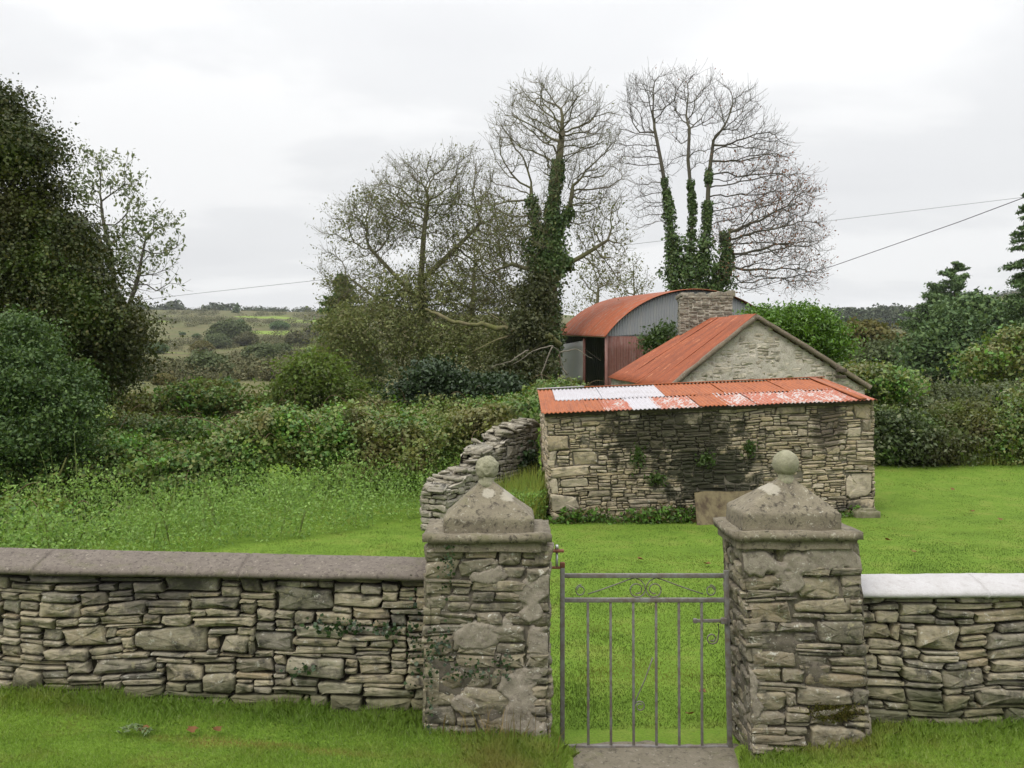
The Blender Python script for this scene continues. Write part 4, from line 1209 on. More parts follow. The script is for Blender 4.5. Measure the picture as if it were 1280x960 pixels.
# cement verges along the rake
M_verge = mortar_mat('verge_cement', (.19, .155, .11), (.13, .105, .08), (.05, .042, .034), .4, 1.5, .7, .3)
def verge(a, b, name):
    n_ = np.array([0, -1.0, 0]); d = (b - a) / np.linalg.norm(b - a); w = np.cross(d, n_); w = w if w[2] > 0 else -w
    sec = [(-.05, -.10), (.05, -.10), (.06, -.06), (.06, .06), (-.05, .06)]
    m = 24
    V = np.array([[a + (b - a) * s + w * p_ + np.array([0, 1.0, 0]) * q_ for p_, q_ in sec] for s in np.linspace(0, 1, m)])
    q = V.reshape(-1, 3); q = q + np.stack([fbm(q * 3, 90 + c, 4) for c in range(3)], -1) * .035
    ii = np.arange(m * 5).reshape(m, 5); jj = np.roll(ii, -1, 1)
    put(name, q, [np.stack([ii[:-1], ii[1:], jj[1:], jj[:-1]], -1).reshape(-1, 4), np.array([ii[0], ii[-1]])], M_verge, ct)
verge(elN + sl_ * .15, apN + np.array([.02, 0, 0]), 'verge'); verge(apN - np.array([.02, .004, 0]), erN + sr_ * .1, 'verge')
mb = MB()
for (u_, v_) in ((1052, 463), (1051, 471)): box(mb, P(u_, v_, yN - .02), (.16, .3, .08), .01, 0)
mb.build('corbel_stub', M_wood, ct)
# chimney
ch = bpy.data.objects.new('chimney', None); COL.objects.link(ch); ch.parent = ct
c0, c1 = P(850, 372, yFr - .25), P(914, 368, yFr - .1)
zt_ = c0[2]; zb_ = P(850, 430, yFr)[2]
PAL_C = [(.22, .19, .145), (.17, .145, .11), (.27, .24, .19), (.12, .105, .085)]
M_chim = stone_mat('chimney_stone', PAL_C, .9, .2, .8, bscale=.8)
mb = MB()
fa = np.array([c0[0], c0[1], zb_]); fbp = np.array([c1[0], c1[1] - .15, zb_]); hh = np.array([0, 0, zt_ - zb_])
bk = np.array([.1, .8, 0])
for k, (p_, q_) in enumerate(((fa, fbp), (fbp, fbp + bk), (fbp + bk, fa + bk), (fa + bk, fa))):
    stones(mb, p_, q_, q_ + hh, p_ + hh, R(520 + k), .10, .32, .05, .12, gap=.007, prot=.02, wob=.02, core=-.015, core_amp=.012, seed=60 + k, core_n=(40, 40))
mb.build('stack', [M_chim, M_gmort], ch)
mb = MB()
mid = (fa + fbp + bk) / 2
rg = R(66)
for k in range(9):
    s = (k + .5) / 9
    c = lerp(fa, fbp, s) + bk / 2 + hh + np.array([0, 0, .03 + .05 * rg.random() + (.05 if .55 < s < .95 else 0)])
    box(mb, c, (.17 + .04 * rg.random(), .82, .10 + .08 * rg.random()), .02, 0, rough=.03, seed=k)
box(mb, lerp(fa, fbp, .5) + bk / 2 + hh + np.array([0, 0, .0]), (1.44, .84, .07), .015, 0, rough=.02)
mb.build('coping', M_chim, ch)

# ------------------------------------------------------------------ round-roofed hay barn
bn = empty('hay_barn', (6.5, 33, .5), 'round roofed corrugated iron hay barn with rusty roof and grey end wall', 'barn')
nL, nR_ = P(758, 419.5, 30), P(977, 413, 31.0)
nR_[2] = nL[2] + .05
axd = P(700, 417.5, 37.4) - nL
rise = P(0, 364, 30.5)[2] - nL[2]
def arch(s, off=0.0):
    """unit arch, s 0..1 from left spring to right: (across 0..1, height)"""
    half = .5; k_ = np.linalg.norm((nR_ - nL)[:2]); rr = (rise ** 2 + (k_ / 2) ** 2) / (2 * rise); ang = math.asin(min(1, (k_ / 2) / rr))
    th = -ang + 2 * ang * np.asarray(s, float)
    return .5 + (rr + off) * np.sin(th) / k_, (rr + off) * np.cos(th) - (rr - rise)
def bp(s, t_, off=0.0):
    a, h = arch(s, off)
    return nL + a[..., None] * (nR_ - nL) + t_[..., None] * axd + h[..., None] * np.array([0, 0, 1.0])
M_broof = paint_rust_mat('rusty_orange_iron', (.29, .068, .022), (.19, .07, .038), .85, (.5, 2.6, .5), 1.0, .65, (.24, .15, .115), .25, lo=.46, hi=.62, fine=.3)
M_bgrey = paint_rust_mat('grey_iron', (.20, .208, .225), (.25, .24, .235), .5, (3, 3, .5), 1.0, .55, fine=.2)
M_bpale = paint_rust_mat('pale_grey_iron', (.36, .37, .375), (.40, .38, .33), .6, (2.5, 2.5, .5), 1.0, .55, fine=.2)
M_bbrn = paint_rust_mat('brown_iron', (.13, .05, .038), (.19, .125, .11), .6, (3, 3, .5), 1.2, .65, fine=.2)
Lb = np.linalg.norm(axd)
s, t_ = np.meshgrid(np.linspace(-.012, 1.012, 60), np.linspace(-.02, 1.02, int(Lb / .1 * 5)), indexing='ij')
wv = .014 * np.sin(t_ * Lb / .1 * 2 * PI)
V1 = bp(s, t_, 0) + 0; 
V1 = bp(s, t_) ; a_, h_ = arch(s)
nrm_ = bp(s, t_, 1.0) - bp(s, t_, 0.0); nrm_ /= np.linalg.norm(nrm_, axis=-1, keepdims=True)
V1 = V1 + nrm_ * (.05 + wv)[..., None]; V2 = V1 - nrm_ * .006
ii = np.arange(s.size).reshape(s.shape); f1 = np.stack([ii[:-1, :-1], ii[:-1, 1:], ii[1:, 1:], ii[1:, :-1]], -1).reshape(-1, 4)
rim = np.concatenate([ii[:, 0], ii[-1, 1:], ii[-2::-1, -1], ii[0, -2:0:-1]]); rn = np.roll(rim, -1)
put('roof', np.concatenate([V1.reshape(-1, 3), V2.reshape(-1, 3)]), [f1[:, ::-1], f1 + s.size, np.stack([rim, rim + s.size, rn + s.size, rn], -1)], M_broof, bn, True)
gw = np.linalg.norm(nR_ - nL)
def gable(t0, name, mat, drop, flip=False):
    nu_ = int(gw / .1 * 6)
    u, v = np.meshgrid(np.linspace(0, 1, nu_), np.linspace(0, 1, 12), indexing='ij')
    ss = np.linspace(0, 1, 400); aa, hh_ = arch(ss)
    top_ = np.interp(u, aa, hh_)
    nn = np.cross(nR_ - nL, [0, 0, 1.0]); nn /= np.linalg.norm(nn)
    z = -drop + (top_ + drop) * v
    p = nL + u[..., None] * (nR_ - nL) + t0 * axd + z[..., None] * np.array([0, 0, 1.0]) + (.014 * np.sin(u * gw / .1 * 2 * PI))[..., None] * nn
    ii = np.arange(u.size).reshape(u.shape); f = np.stack([ii[:-1, :-1], ii[1:, :-1], ii[1:, 1:], ii[:-1, 1:]], -1).reshape(-1, 4)
    o = put(name, p.reshape(-1, 3), [f], mat, bn, True); m = o.modifiers.new('thick', 'SOLIDIFY'); m.thickness = .006
    return o
gable(.004, 'gable_end', M_bgrey, .03)
gable(.99, 'gable_end', M_bgrey, 3.2)
zfl = float(hgt(3.4, 30)) - .1
def wall_sheet(p, q, ztop, zbot, mat, name, sd):
    p, q = np.array(p, float), np.array(q, float)
    A_, B_ = np.array([p[0], p[1], zbot]), np.array([q[0], q[1], zbot]); C_, D_ = np.array([q[0], q[1], ztop]), np.array([p[0], p[1], ztop])
    v, f = corr(A_, B_, C_, D_, .1, .014, 6, 8, .02, sd); return put(name, v, [f], mat, bn, True)
dxy = (nR_ - nL)
off_ = np.cross(dxy, [0, 0, 1.0]); off_ /= np.linalg.norm(off_)
wall_sheet(nL + dxy * .005 - off_ * .02, nL + dxy * .075 - off_ * .02, nL[2] - .02, zfl, M_bbrn, 'wall_sheet', 1)
wall_sheet(nL + dxy * .07, nL + dxy * .165, nL[2] - .02, zfl, M_bbrn, 'wall_sheet', 2)
wall_sheet(nL + dxy * .16, nL + dxy * .58, nL[2] - .02, zfl, M_bbrn, 'wall_sheet', 3)
wall_sheet(nL + dxy * .575, nR_, nL[2] - .02, zfl, M_bgrey, 'wall_sheet', 4)
wall_sheet(nR_, nR_ + axd, nR_[2], zfl, M_bgrey, 'wall_sheet', 5)
wall_sheet(nL + axd, nL + axd * .43, nL[2] - .05, P(716, 478, 35)[2], M_bpale, 'wall_sheet', 6)
for s_ in (.0, .42, 1.0):
    mb = MB(); p = nL + axd * s_; tube(mb, [(p[0], p[1], zfl - .3), (p[0], p[1], nL[2] + .03)], .06, 8); mb.build('post', M_bbrn, bn)
for k_, s_ in enumerate((.0, .5, 1.0)):
    mb = MB(); p = nR_ + axd * s_; tube(mb, [(p[0], p[1], zfl - .3), (p[0], p[1], nR_[2] + .03)], .06, 8); mb.build('post', M_bbrn, bn)
mb = MB(); tube(mb, [nL + np.array([-.03, 0, -.03]), nL + axd + np.array([-.03, 0, -.03])], .05, 6); mb.build('eave_beam', M_bpale, bn)
mb = MB(); tube(mb, [nL + axd * .42 + np.array([0, 0, -.55]), nL + axd * .2 + np.array([.2, 0, -.95]), nL + axd * .02 + np.array([0, 0, -.3])], .012, 5); mb.build('hanging_cable', M_wood, bn)
# ------------------------------------------------------------------ leaf materials
L_syc = leaf_mat('sycamore_leaf', [(0.025, 0.038, 0.008), (0.036, 0.053, 0.009), (0.052, 0.060, 0.013), (0.031, 0.049, 0.008), (0.073, 0.065, 0.015)], .5, .22, .35, .25, (0.060, 0.057, 0.013))
L_sycbase = leaf_mat('dark_laurel_leaf', [(0.031, 0.071, 0.018), (0.054, 0.102, 0.024), (0.097, 0.156, 0.033), (0.039, 0.079, 0.018)], .5, .25, .8, .3)
L_willow = leaf_mat('willow_leaf', [(0.144, 0.176, 0.101), (0.198, 0.233, 0.132), (0.108, 0.139, 0.072), (0.252, 0.260, 0.162)], .6, .35, .6)
L_bramble = leaf_mat('bramble_leaf', [(0.043, 0.102, 0.020), (0.077, 0.158, 0.028), (0.126, 0.210, 0.043), (0.098, 0.116, 0.031), (0.194, 0.220, 0.061)], .45, .28, .55, .3, (0.165, 0.136, 0.052))
L_dark = leaf_mat('dark_shrub_leaf', [(0.050, 0.091, 0.025), (0.084, 0.139, 0.034), (0.126, 0.190, 0.046), (0.180, 0.228, 0.062)], .55, .3, .6, .2)
L_nettle = leaf_mat('nettle_leaf', [(0.120, 0.210, 0.053), (0.170, 0.285, 0.067), (0.221, 0.352, 0.085), (0.280, 0.404, 0.133), (0.141, 0.219, 0.072)], .7, .4, .5, .1)
L_laurel = leaf_mat('bright_laurel_leaf', [(0.062, 0.144, 0.014), (0.100, 0.210, 0.019), (0.138, 0.252, 0.026), (0.050, 0.108, 0.014)], .35, .35, .7, .4)
L_brown = leaf_mat('autumn_scrub_leaf', [(0.110, 0.102, 0.039), (0.143, 0.126, 0.044), (0.094, 0.102, 0.033), (0.176, 0.144, 0.055)], .7, .3, .6, .15)
L_sally = leaf_mat('grey_willow_scrub', [(0.082, 0.106, 0.045), (0.106, 0.128, 0.056), (0.093, 0.114, 0.060), (0.069, 0.096, 0.038)], .7, .2, .05, .1)
L_conif = leaf_mat('conifer_needle', [(0.050, 0.095, 0.034), (0.080, 0.135, 0.047), (0.112, 0.168, 0.054)], .6, .15, .4, .2)
L_cyp = leaf_mat('cypress_spray', [(0.088, 0.136, 0.056), (0.128, 0.186, 0.069), (0.166, 0.225, 0.086)], .6, .2, .4, .2)
L_lime = leaf_mat('lime_shrub_leaf', [(0.091, 0.148, 0.027), (0.128, 0.201, 0.032), (0.107, 0.127, 0.043), (0.160, 0.211, 0.054)], .55, .4, .5)
L_moss = leaf_mat('mossy_tuft', [(0.163, 0.181, 0.070), (0.211, 0.217, 0.098), (0.121, 0.154, 0.057), (0.186, 0.162, 0.098)], .8, .3, .5, .1)
L_red = leaf_mat('withered_leaf', [(0.221, 0.098, 0.058), (0.286, 0.130, 0.072), (0.156, 0.091, 0.052)], .7, .3, 1.0, .1)
L_wood = leaf_mat('far_wood', [(0.039, 0.057, 0.034), (0.056, 0.074, 0.042), (0.077, 0.089, 0.048)], .8, .1, .01, .1)
L_wood2 = leaf_mat('far_scrub', [(0.089, 0.092, 0.046), (0.112, 0.109, 0.058), (0.071, 0.080, 0.038), (0.136, 0.115, 0.058)], .8, .1, .02, .1)
L_holly = leaf_mat('holly_leaf', [(.018, .035, .014), (.03, .055, .02), (.045, .075, .026)], .45, .2, .6, .3)
B_ash = bark_mat('ash_bark', (0.165, 0.144, 0.106), (0.101, 0.088, 0.066), .55)
B_grey = bark_mat('grey_bark', (0.098, 0.086, 0.075), (0.060, 0.053, 0.046), .25)
B_dark = bark_mat('dark_bark', (.06, .05, .038), (.035, .03, .024), .2)
B_dead = bark_mat('dead_limb', (.19, .165, .10), (.10, .085, .05), .9)

def limb_skel(root, lobes, rng, r0=.02, rb=.14, n=260, step=.4):
    att = []
    for c, r in lobes:
        d = unit(rng, max(20, n // len(lobes))); att.append(np.asarray(c) + d * np.asarray(r) * (rng.random((len(d), 1)) ** .4) * .85)
    att = np.concatenate(att)
    top = np.mean([c for c, _ in lobes], 0)
    tr = [lerp(root, (root[0], root[1], top[2]), s) for s in np.linspace(0, .6, 6)]
    pos, par = grow(att, [(tr, -1)], step, 6, step * 1.2, rng, 60, .1, .2)
    return branch_mesh(pos, par, radii(par, r0, rb), .05, 7, 3)

def leafy(name, label, cat, base, lobes, mat, nclump, per, crad, size, rng, wood=B_dark, trunk=.12, shell=.5, lump=.3, flat=.6, up=.4, aspect=.62, parts=('crown', 'trunk'), group=None, step=.4, mats2=None, droop=0.1, floor=True, outw=.5, n_att=260, sub=7, shoot=.8, lf=.0047):
    """a leafy tree or shrub: limbs grown into its crown, leaves in sprays"""
    root = empty(name, base, label, cat, group)
    fl = (lambda x, y: hgt(x, y) + .02) if floor else None
    ns = min(size, lf * float(base[1]))
    nclump = int(nclump * min(4.0, (size / ns) ** 2) * .26); size = ns; per = int(per * 2.1); crad = crad * 1.45; flat = flat * .55
    full = cauli(lobes, sub, rng)
    pts, od, cen = clumps(full, nclump, per, crad, rng, shell, lump, flat, int(rng.integers(1000)), fl)
    sp, sd_ = shoots(full, int(nclump * shoot), min(max(crad * 2.2, size * 5), .42 * float(np.mean([r[0] for _, r in lobes]))), 13, rng, floor=fl)
    pts = np.concatenate([pts, sp]); od = np.concatenate([od, sd_])
    v, f = leaf_quads(pts, size, rng, up, od, outw, aspect, .12, droop)
    put(parts[0], v, [f], mat, root)
    v, f = limb_skel(np.asarray(base, float) - np.array([0, 0, .1]), lobes, rng, .012, trunk, n_att, step)
    put(parts[1], v, [f], wood, root)
    if mats2:
        nm, m2, fr_, = mats2
        pts, od, cen = clumps(full, int(nclump * fr_), per, crad * .8, rng, .85, lump, flat, 5, fl)
        v, f = leaf_quads(pts, size, rng, up, od, .5, aspect, .12, droop); put(nm, v, [f], m2, root)
    return root

def lb(u, v, Y, ru, rv, ry=None):
    """ellipsoid lobe from a pixel centre and pixel radii at depth Y"""
    k = Y / F
    return (P(u, v, Y), np.array([ru * k, (ry if ry is not None else ru * k), rv * k]))

def gp0(u, Y):
    x = P(u, 500, Y)[0]; return np.array([x, Y, float(hgt(x, Y))])

# ------------------------------------------------------------------ big trees on the near-left
rg = R(601)
leafy('sycamore_tree', 'huge dark sycamore with browning leaves filling the picture edge', 'tree', gp0(-20, 21),
      [lb(-60, 190, 21, 86, 95), lb(0, 215, 20.5, 62, 75), lb(34, 285, 21, 56, 48), lb(80, 345, 20.5, 56, 44), lb(108, 402, 20.5, 66, 46), lb(134, 425, 20.6, 40, 50), lb(66, 300, 20.8, 46, 40), lb(90, 440, 21, 72, 60), lb(20, 340, 21, 85, 90), lb(-80, 330, 21, 110, 120), lb(118, 470, 21, 42, 50), lb(40, 480, 21, 100, 60), lb(-6, 135, 21, 26, 32), lb(30, 190, 21, 26, 30), lb(58, 250, 21, 24, 22)],
      L_syc, 5200, 22, .26, .19, rg, B_dark, .35, .45, .35, .4, .6, aspect=.8, droop=.35, n_att=500, sub=9, lf=.0036)
rg = R(602)
# tall thin-leaved tree behind it
def bare_tree(name, label, base, trunks, lobes, rng, nattr, step, r0, rb, wood, twigs=(3, .5, .3), up=.08, kill=1.6, infl=3.5, shell=.0, gaps=-.28, group=None, e=2.3, iters=140, jit=.22):
    root = empty(name, base, label, 'tree', group)
    att = []
    vol = np.array([np.prod(r) ** (2 / 3) for _, r in lobes]); vol /= vol.sum()
    for (c, r), w in zip(lobes, vol):
        n = max(30, int(nattr * w)); d = unit(rng, n)
        att.append(np.asarray(c) + d * np.asarray(r) * (shell + (1 - shell) * rng.random((n, 1)) ** .45))
    att = np.concatenate(att)
    att = att[vnoise(att * .42, int(rng.integers(99))) + .5 * vnoise(att * 1.1, 5) > gaps]
    pos, par = grow(att, trunks, step, infl, step * kill, rng, iters, up, jit)
    if twigs: pos, par = add_twigs(pos, par, rng, twigs[0], twigs[1], twigs[2])
    r = radii(par, r0, rb, e)
    v, f = branch_mesh(pos, par, r, .05, 8, 3)
    put('trunk', v, [f], wood, root)
    return root, pos, par, r
def path(*pts, n=14):
    pts = np.array(pts, float); s = np.linspace(0, len(pts) - 1, n); i = np.minimum(s.astype(int), len(pts) - 2); f = (s - i)[:, None]
    f = f * f * (3 - 2 * f) * .5 + f * .5
    return [x for x in pts[i] * (1 - f) + pts[i + 1] * f]

Y0 = 28
tr, pos, par, r = bare_tree('willow_tree', 'tall thin tree with sparse grey green leaves, sky showing through', gp0(150, Y0),
    [(path(gp0(150, Y0), P(150, 420, Y0), P(140, 330, Y0), P(128, 270, Y0)), -1), (path(P(152, 410, Y0), P(172, 350, Y0), P(182, 300, Y0), n=8), 5)],
    [lb(108, 230, Y0, 24, 36), lb(140, 235, Y0, 30, 42), lb(168, 290, Y0, 34, 48), lb(198, 320, Y0, 34, 60), lb(150, 340, Y0, 50, 60)], rg, 760, .3, .005, .12, B_grey, (3, .5, .3), .12, gaps=-9)
tips = pos[r < .010]
w_ = 1.0 * (tips[:, 2] > P(0, 330, Y0)[2]) + .28
sel = tips[rg.random(len(tips)) < w_ * .42]
pts = np.repeat(sel, 4, 0) + rg.normal(size=(len(sel) * 4, 3)) * .13
v, f = leaf_quads(pts, .15, rg, .4, None, 0, .5, droop=.4); put('crown', v, [f], L_willow, tr)

# dark glossy bushes under the sycamore
rg = R(603)
leafy('laurel_bush', 'glossy dark green bush under the sycamore at the picture edge', 'bush', gp0(10, 16.5),
      [lb(0, 470, 16.5, 75, 55), lb(50, 500, 16.5, 62, 62), lb(85, 535, 16.2, 40, 52), lb(-40, 510, 16.5, 90, 90), lb(20, 560, 16.3, 80, 50), lb(30, 425, 17, 40, 30)],
      L_sycbase, 3600, 18, .15, .105, rg, B_dark, .06, .5, .35, .6, .4, .5, ('foliage', 'stem'), step=.3)

# ------------------------------------------------------------------ ivy clad ash by the barn
rg = R(611); Y1 = 33.0
b0 = gp0(688, Y1)
T1 = [(path(b0, P(690, 420, Y1), P(688, 330, Y1), P(690, 270, Y1), P(697, 215, Y1), P(703, 165, Y1), n=26), -1),
      (path(P(686, 330, Y1), P(672, 290, Y1), P(664, 250, Y1), P(664, 228, Y1), n=9), 12),
      (path(P(692, 300, Y1), P(712, 262, Y1), P(716, 232, Y1), n=8), 14),
      (path(P(686, 345, Y1), P(640, 330, Y1), P(600, 345, Y1 - .5), n=9), 11),
      (path(P(692, 340, Y1), P(728, 320, Y1), P(760, 300, Y1), n=9), 11)]
lob1 = [lb(690, 150, Y1, 66, 52), lb(655, 185, Y1, 50, 50), lb(735, 170, Y1, 42, 48), lb(640, 250, Y1, 55, 50), lb(745, 240, Y1, 42, 48), lb(750, 300, Y1, 36, 50), lb(690, 215, Y1, 60, 60), lb(640, 310, Y1, 50, 42), lb(760, 345, Y1, 26, 25)]
tr, pos, par, r = bare_tree('ash_tree', 'nearly bare ash with an ivy wrapped trunk, standing just beside the hay barn', b0, T1, lob1, rg, 4200, .27, .0048, .25, B_ash, (4, .6, .4), .10, 1.35, 3.0)
M_tivy = leaf_mat('tree_ivy_leaf', [(0.043, 0.084, 0.025), (0.075, 0.130, 0.036), (0.116, 0.180, 0.054), (0.095, 0.120, 0.043)], .45, .2, .8, .3)
def ivy_on(root, pos, r, par, zlo, zhi, n, rng, rmin=.06, spread=.28, mat=M_tivy, size=.13, name='ivy', xr=None):
    ok = (r > rmin) & (pos[:, 2] > zlo) & (pos[:, 2] < zhi)
    if xr: ok &= (pos[:, 0] > xr[0]) & (pos[:, 0] < xr[1])
    c = pos[ok]; rr = r[ok]
    hh = (c[:, 2] - zlo) / (zhi - zlo); keep = vnoise(c * .75, 23) * .5 + .5 > .30 * hh ** 2.2 - .05
    c, rr = c[keep], rr[keep]
    k = rng.integers(0, len(c), n)
    fade = 1.25 - .95 * (c[k, 2] - zlo) / (zhi - zlo)
    d = unit(rng, n); d[:, 2] *= .8
    lum = .25 + 1.3 * (vnoise(c[k] * 1.6, 4) * .5 + .5)
    p = c[k] + d * (rr[k] + spread * fade * lum * rng.random(n) ** .5)[:, None]
    p[:, 2] += rng.normal(size=n) * .12
    v, f = leaf_quads(p, size, rng, .3, d, .9, .85); put(name, v, [f], mat, root)
ivy_on(tr, pos, r, par, b0[2], P(0, 205, Y1)[2], 16000, rg, .085, .38, size=.11, xr=(P(640, 0, Y1)[0], P(712, 0, Y1)[0]))
def ivy_mass(root, lobes, n, rng, size, mat=M_tivy):
    p, od, _ = clumps(cauli(lobes, 6, rng), n, 26, .2, rng, .5, .5, .8, 8)
    v, f = leaf_quads(p, size, rng, .3, od, .8, .85, droop=.2); put('ivy', v, [f], mat, root)
ivy_mass(tr, [lb(676, 405, Y1, 18, 55), lb(672, 320, Y1, 14, 36), lb(692, 330, Y1, 12, 40), lb(660, 440, Y1, 24, 40)], 420, rg, .12)
# mossy dangling tufts low in the crown
def tufts(root, pos, r, n, per, rng, mat, zr, size, crad, name='leaf_tuft', rr=(.0, .03), xr=None, flat=.8, aspect=.5):
    ok = (r < rr[1]) & (pos[:, 2] > zr[0]) & (pos[:, 2] < zr[1])
    if xr: ok &= (pos[:, 0] > xr[0]) & (pos[:, 0] < xr[1])
    c = pos[ok]
    if len(c) == 0: return
    c = c[rng.integers(0, len(c), n)]
    p = (c[:, None] + rng.normal(size=(n, per, 3)) * crad * np.array([1, 1, flat])).reshape(-1, 3)
    v, f = leaf_quads(p, size, rng, .3, None, 0, aspect, droop=.3); put(name, v, [f], mat, root)
tufts(tr, pos, r, 900, 4, rg, L_moss, (b0[2] + 1, P(0, 250, Y1)[2]), .11, .16)
tufts(tr, pos, r, 260, 3, rg, L_moss, (P(0, 250, Y1)[2], 30), .09, .12, 'foliage')

# mossy ash further along
rg = R(612); Y2 = 36.0
b0 = gp0(527, Y2)
T2 = [(path(b0, P(528, 420, Y2), P(526, 350, Y2), P(530, 290, Y2), P(535, 250, Y2), n=20), -1),
      (path(P(527, 380, Y2), P(490, 340, Y2), P(462, 310, Y2), n=9), 8),
      (path(P(528, 350, Y2), P(570, 310, Y2), P(600, 280, Y2), n=9), 10),
      (path(P(526, 400, Y2), P(480, 380, Y2), P(440, 350, Y2), n=9), 6)]
lob2 = [lb(525, 245, Y2, 60, 48), lb(480, 280, Y2, 52, 46), lb(440, 310, Y2, 40, 44), lb(575, 240, Y2, 48, 52), lb(430, 340, Y2, 36, 30), lb(600, 300, Y2, 52, 60), lb(530, 330, Y2, 75, 60), lb(470, 370, Y2, 60, 40), lb(590, 380, Y2, 70, 50)]
tr, pos, par, r = bare_tree('ash_tree', 'wide mossy ash with greenish bare twigs, widest crown of the leafless trees', b0, T2, lob2, rg, 5600, .28, .0050, .19, B_ash, (5, .6, .4), .10, 1.35, 3.0)
tufts(tr, pos, r, 4200, 4, rg, L_moss, (b0[2] + 1.5, P(0, 240, Y2)[2]), .11, .17)
tufts(tr, pos, r, 700, 3, rg, L_moss, (P(0, 260, Y2)[2], 30), .09, .13, 'foliage')
ivy_on(tr, pos, r, par, b0[2], P(0, 360, Y2)[2], 2200, rg, .08, .35, M_tivy)
# the mossy limb lying across the gap
mb = MB(); lm = path(P(705, 428, 31.5), P(650, 416, 31.3), P(600, 408, 31.2), P(560, 402, 31.2), P(530, 390, 31.5), n=24)
lm = np.array(lm) + np.stack([fbm(np.array(lm) * 2, 3 + c, 4) for c in range(3)], -1) * .32
tube(mb, lm, np.linspace(.125, .05, 24) * (1 + .25 * vnoise(np.array(lm) * 3, 8)), 10)
for (a, b_, c_) in (((650, 416), (620, 425), (590, 440)), ((690, 424), (660, 440), (640, 462)), ((640, 414), (625, 400), (600, 385))):
    tube(mb, path(P(*a, 31.4), P(*b_, 31.2), P(*c_, 31.0), n=10), np.linspace(.06, .015, 10), 6)
lo = mb.build('fallen_limb', B_dead, None, True, loc=P(640, 470, 31.4)); tag(lo, 'pale mossy broken limb lying aslant in the thicket beside the ivy trunk', 'fallen limb')
# dead white branches in front of the ivy trunk
mb = MB()
rgd = R(77)
for (a, b_, c_) in (((706, 470), (700, 440), (690, 434)), ((690, 434), (665, 438), (640, 455)), ((690, 434), (676, 470), (690, 505)), ((700, 440), (720, 436), (740, 450)) , ((660, 437), (640, 450), (612, 462))):
    p = np.array(path(P(*a, 29.5), P(*b_, 29.3), P(*c_, 29.2), n=12)); p += np.stack([fbm(p * 2.5, 13 + c, 3) for c in range(3)], -1) * .15
    tube(mb, p, np.linspace(.03, .008, 12), 6)
lo = mb.build('dead_branch', bark_mat('bleached_wood', (.19, .17, .135), (.12, .105, .085)), None, True, loc=gp0(690, 29.4)); tag(lo, 'bleached dead branches poking out of the thicket below the ivy trunk', 'dead branch')

# ------------------------------------------------------------------ many-stemmed ivy tree behind the barn
rg = R(613); Y3 = 44.0
b0 = gp0(862, Y3)
T3 = [(path(b0, P(846, 380, Y3), P(840, 320, Y3), P(836, 260, Y3), P(826, 200, Y3), P(818, 160, Y3), n=28), -1),
      (path(P(858, 400, Y3), P(862, 330, Y3), P(866, 260, Y3), P(860, 200, Y3), P(862, 160, Y3), n=22), 4),
      (path(P(862, 400, Y3), P(878, 330, Y3), P(884, 270, Y3), P(886, 220, Y3), P(892, 175, Y3), n=22), 3),
      (path(P(868, 410, Y3), P(894, 365, Y3), P(908, 330, Y3), P(906, 296, Y3), n=14), 2)]
lob3 = [lb(818, 130, Y3, 46, 42), lb(862, 120, Y3, 52, 40), lb(905, 150, Y3, 48, 46), lb(800, 180, Y3, 32, 50), lb(945, 200, Y3, 46, 46), lb(975, 250, Y3, 44, 42), lb(860, 190, Y3, 60, 60), lb(985, 305, Y3, 48, 40), lb(940, 290, Y3, 50, 45), lb(1000, 345, Y3, 34, 22), lb(930, 345, Y3, 40, 22), lb(806, 260, Y3, 18, 50)]
tr, pos, par, r = bare_tree('ash_tree', 'tallest leafless tree, its several stems thick with ivy, rising behind the hay barn', b0, T3, lob3, rg, 5200, .32, .0058, .22, B_grey, (4, .7, .45), .10, 1.3, 3.6)
ivy_on(tr, pos, r, par, b0[2], P(0, 215, Y3)[2], 20000, rg, .085, .44, M_tivy, .13, xr=(P(826, 0, Y3)[0], P(918, 0, Y3)[0]))
ivy_mass(tr, [lb(862, 345, Y3, 20, 34), lb(848, 330, Y3, 11, 42), lb(884, 330, Y3, 15, 44), lb(902, 352, Y3, 12, 22), lb(836, 350, Y3, 9, 26), lb(872, 370, Y3, 26, 14)], 210, rg, .15)
tufts(tr, pos, r, 1700, 2, rg, L_red, (b0[2] + 2, P(0, 200, Y3)[2]), .12, .2, 'foliage', xr=(P(880, 0, Y3)[0], 40))
tufts(tr, pos, r, 300, 1, rg, L_red, (P(0, 260, Y3)[2], 40), .10, .2, 'foliage')

# slim bare trees seen through the gap
for k, (u_, Yk, top_, rr) in enumerate(((590, 42, 300, 30), (655, 40, 330, 26), (745, 48, 330, 30), (790, 50, 335, 26))):
    rg = R(620 + k); bb = gp0(u_, Yk)
    lab = ['slender bare tree between the two wide ashes, dim in the gap', 'slender bare tree tucked against the ivy trunk', 'thin bare tree showing over the hay barn roof, beside the ivy trunk', 'thin bare tree over the rusty roof crown, beside the many stemmed tree'][k]
    tr, pos, par, r = bare_tree('bare_tree', lab, bb, [(path(bb, P(u_, 400, Yk), P(u_ + 3, top_ + 30, Yk), n=16), -1)],
        [lb(u_, top_ + 20, Yk, rr, 34), lb(u_ - 8, top_ + 60, Yk, rr, 34), lb(u_ + 8, top_ + 70, Yk, rr, 34)], rg, 420, .4, .0085, .13, B_ash, (2, .6, .3), .1, group='slim bare trees in the gap')
    tufts(tr, pos, r, 420, 4, rg, L_moss, (bb[2] + 1, 30), .14, .22)

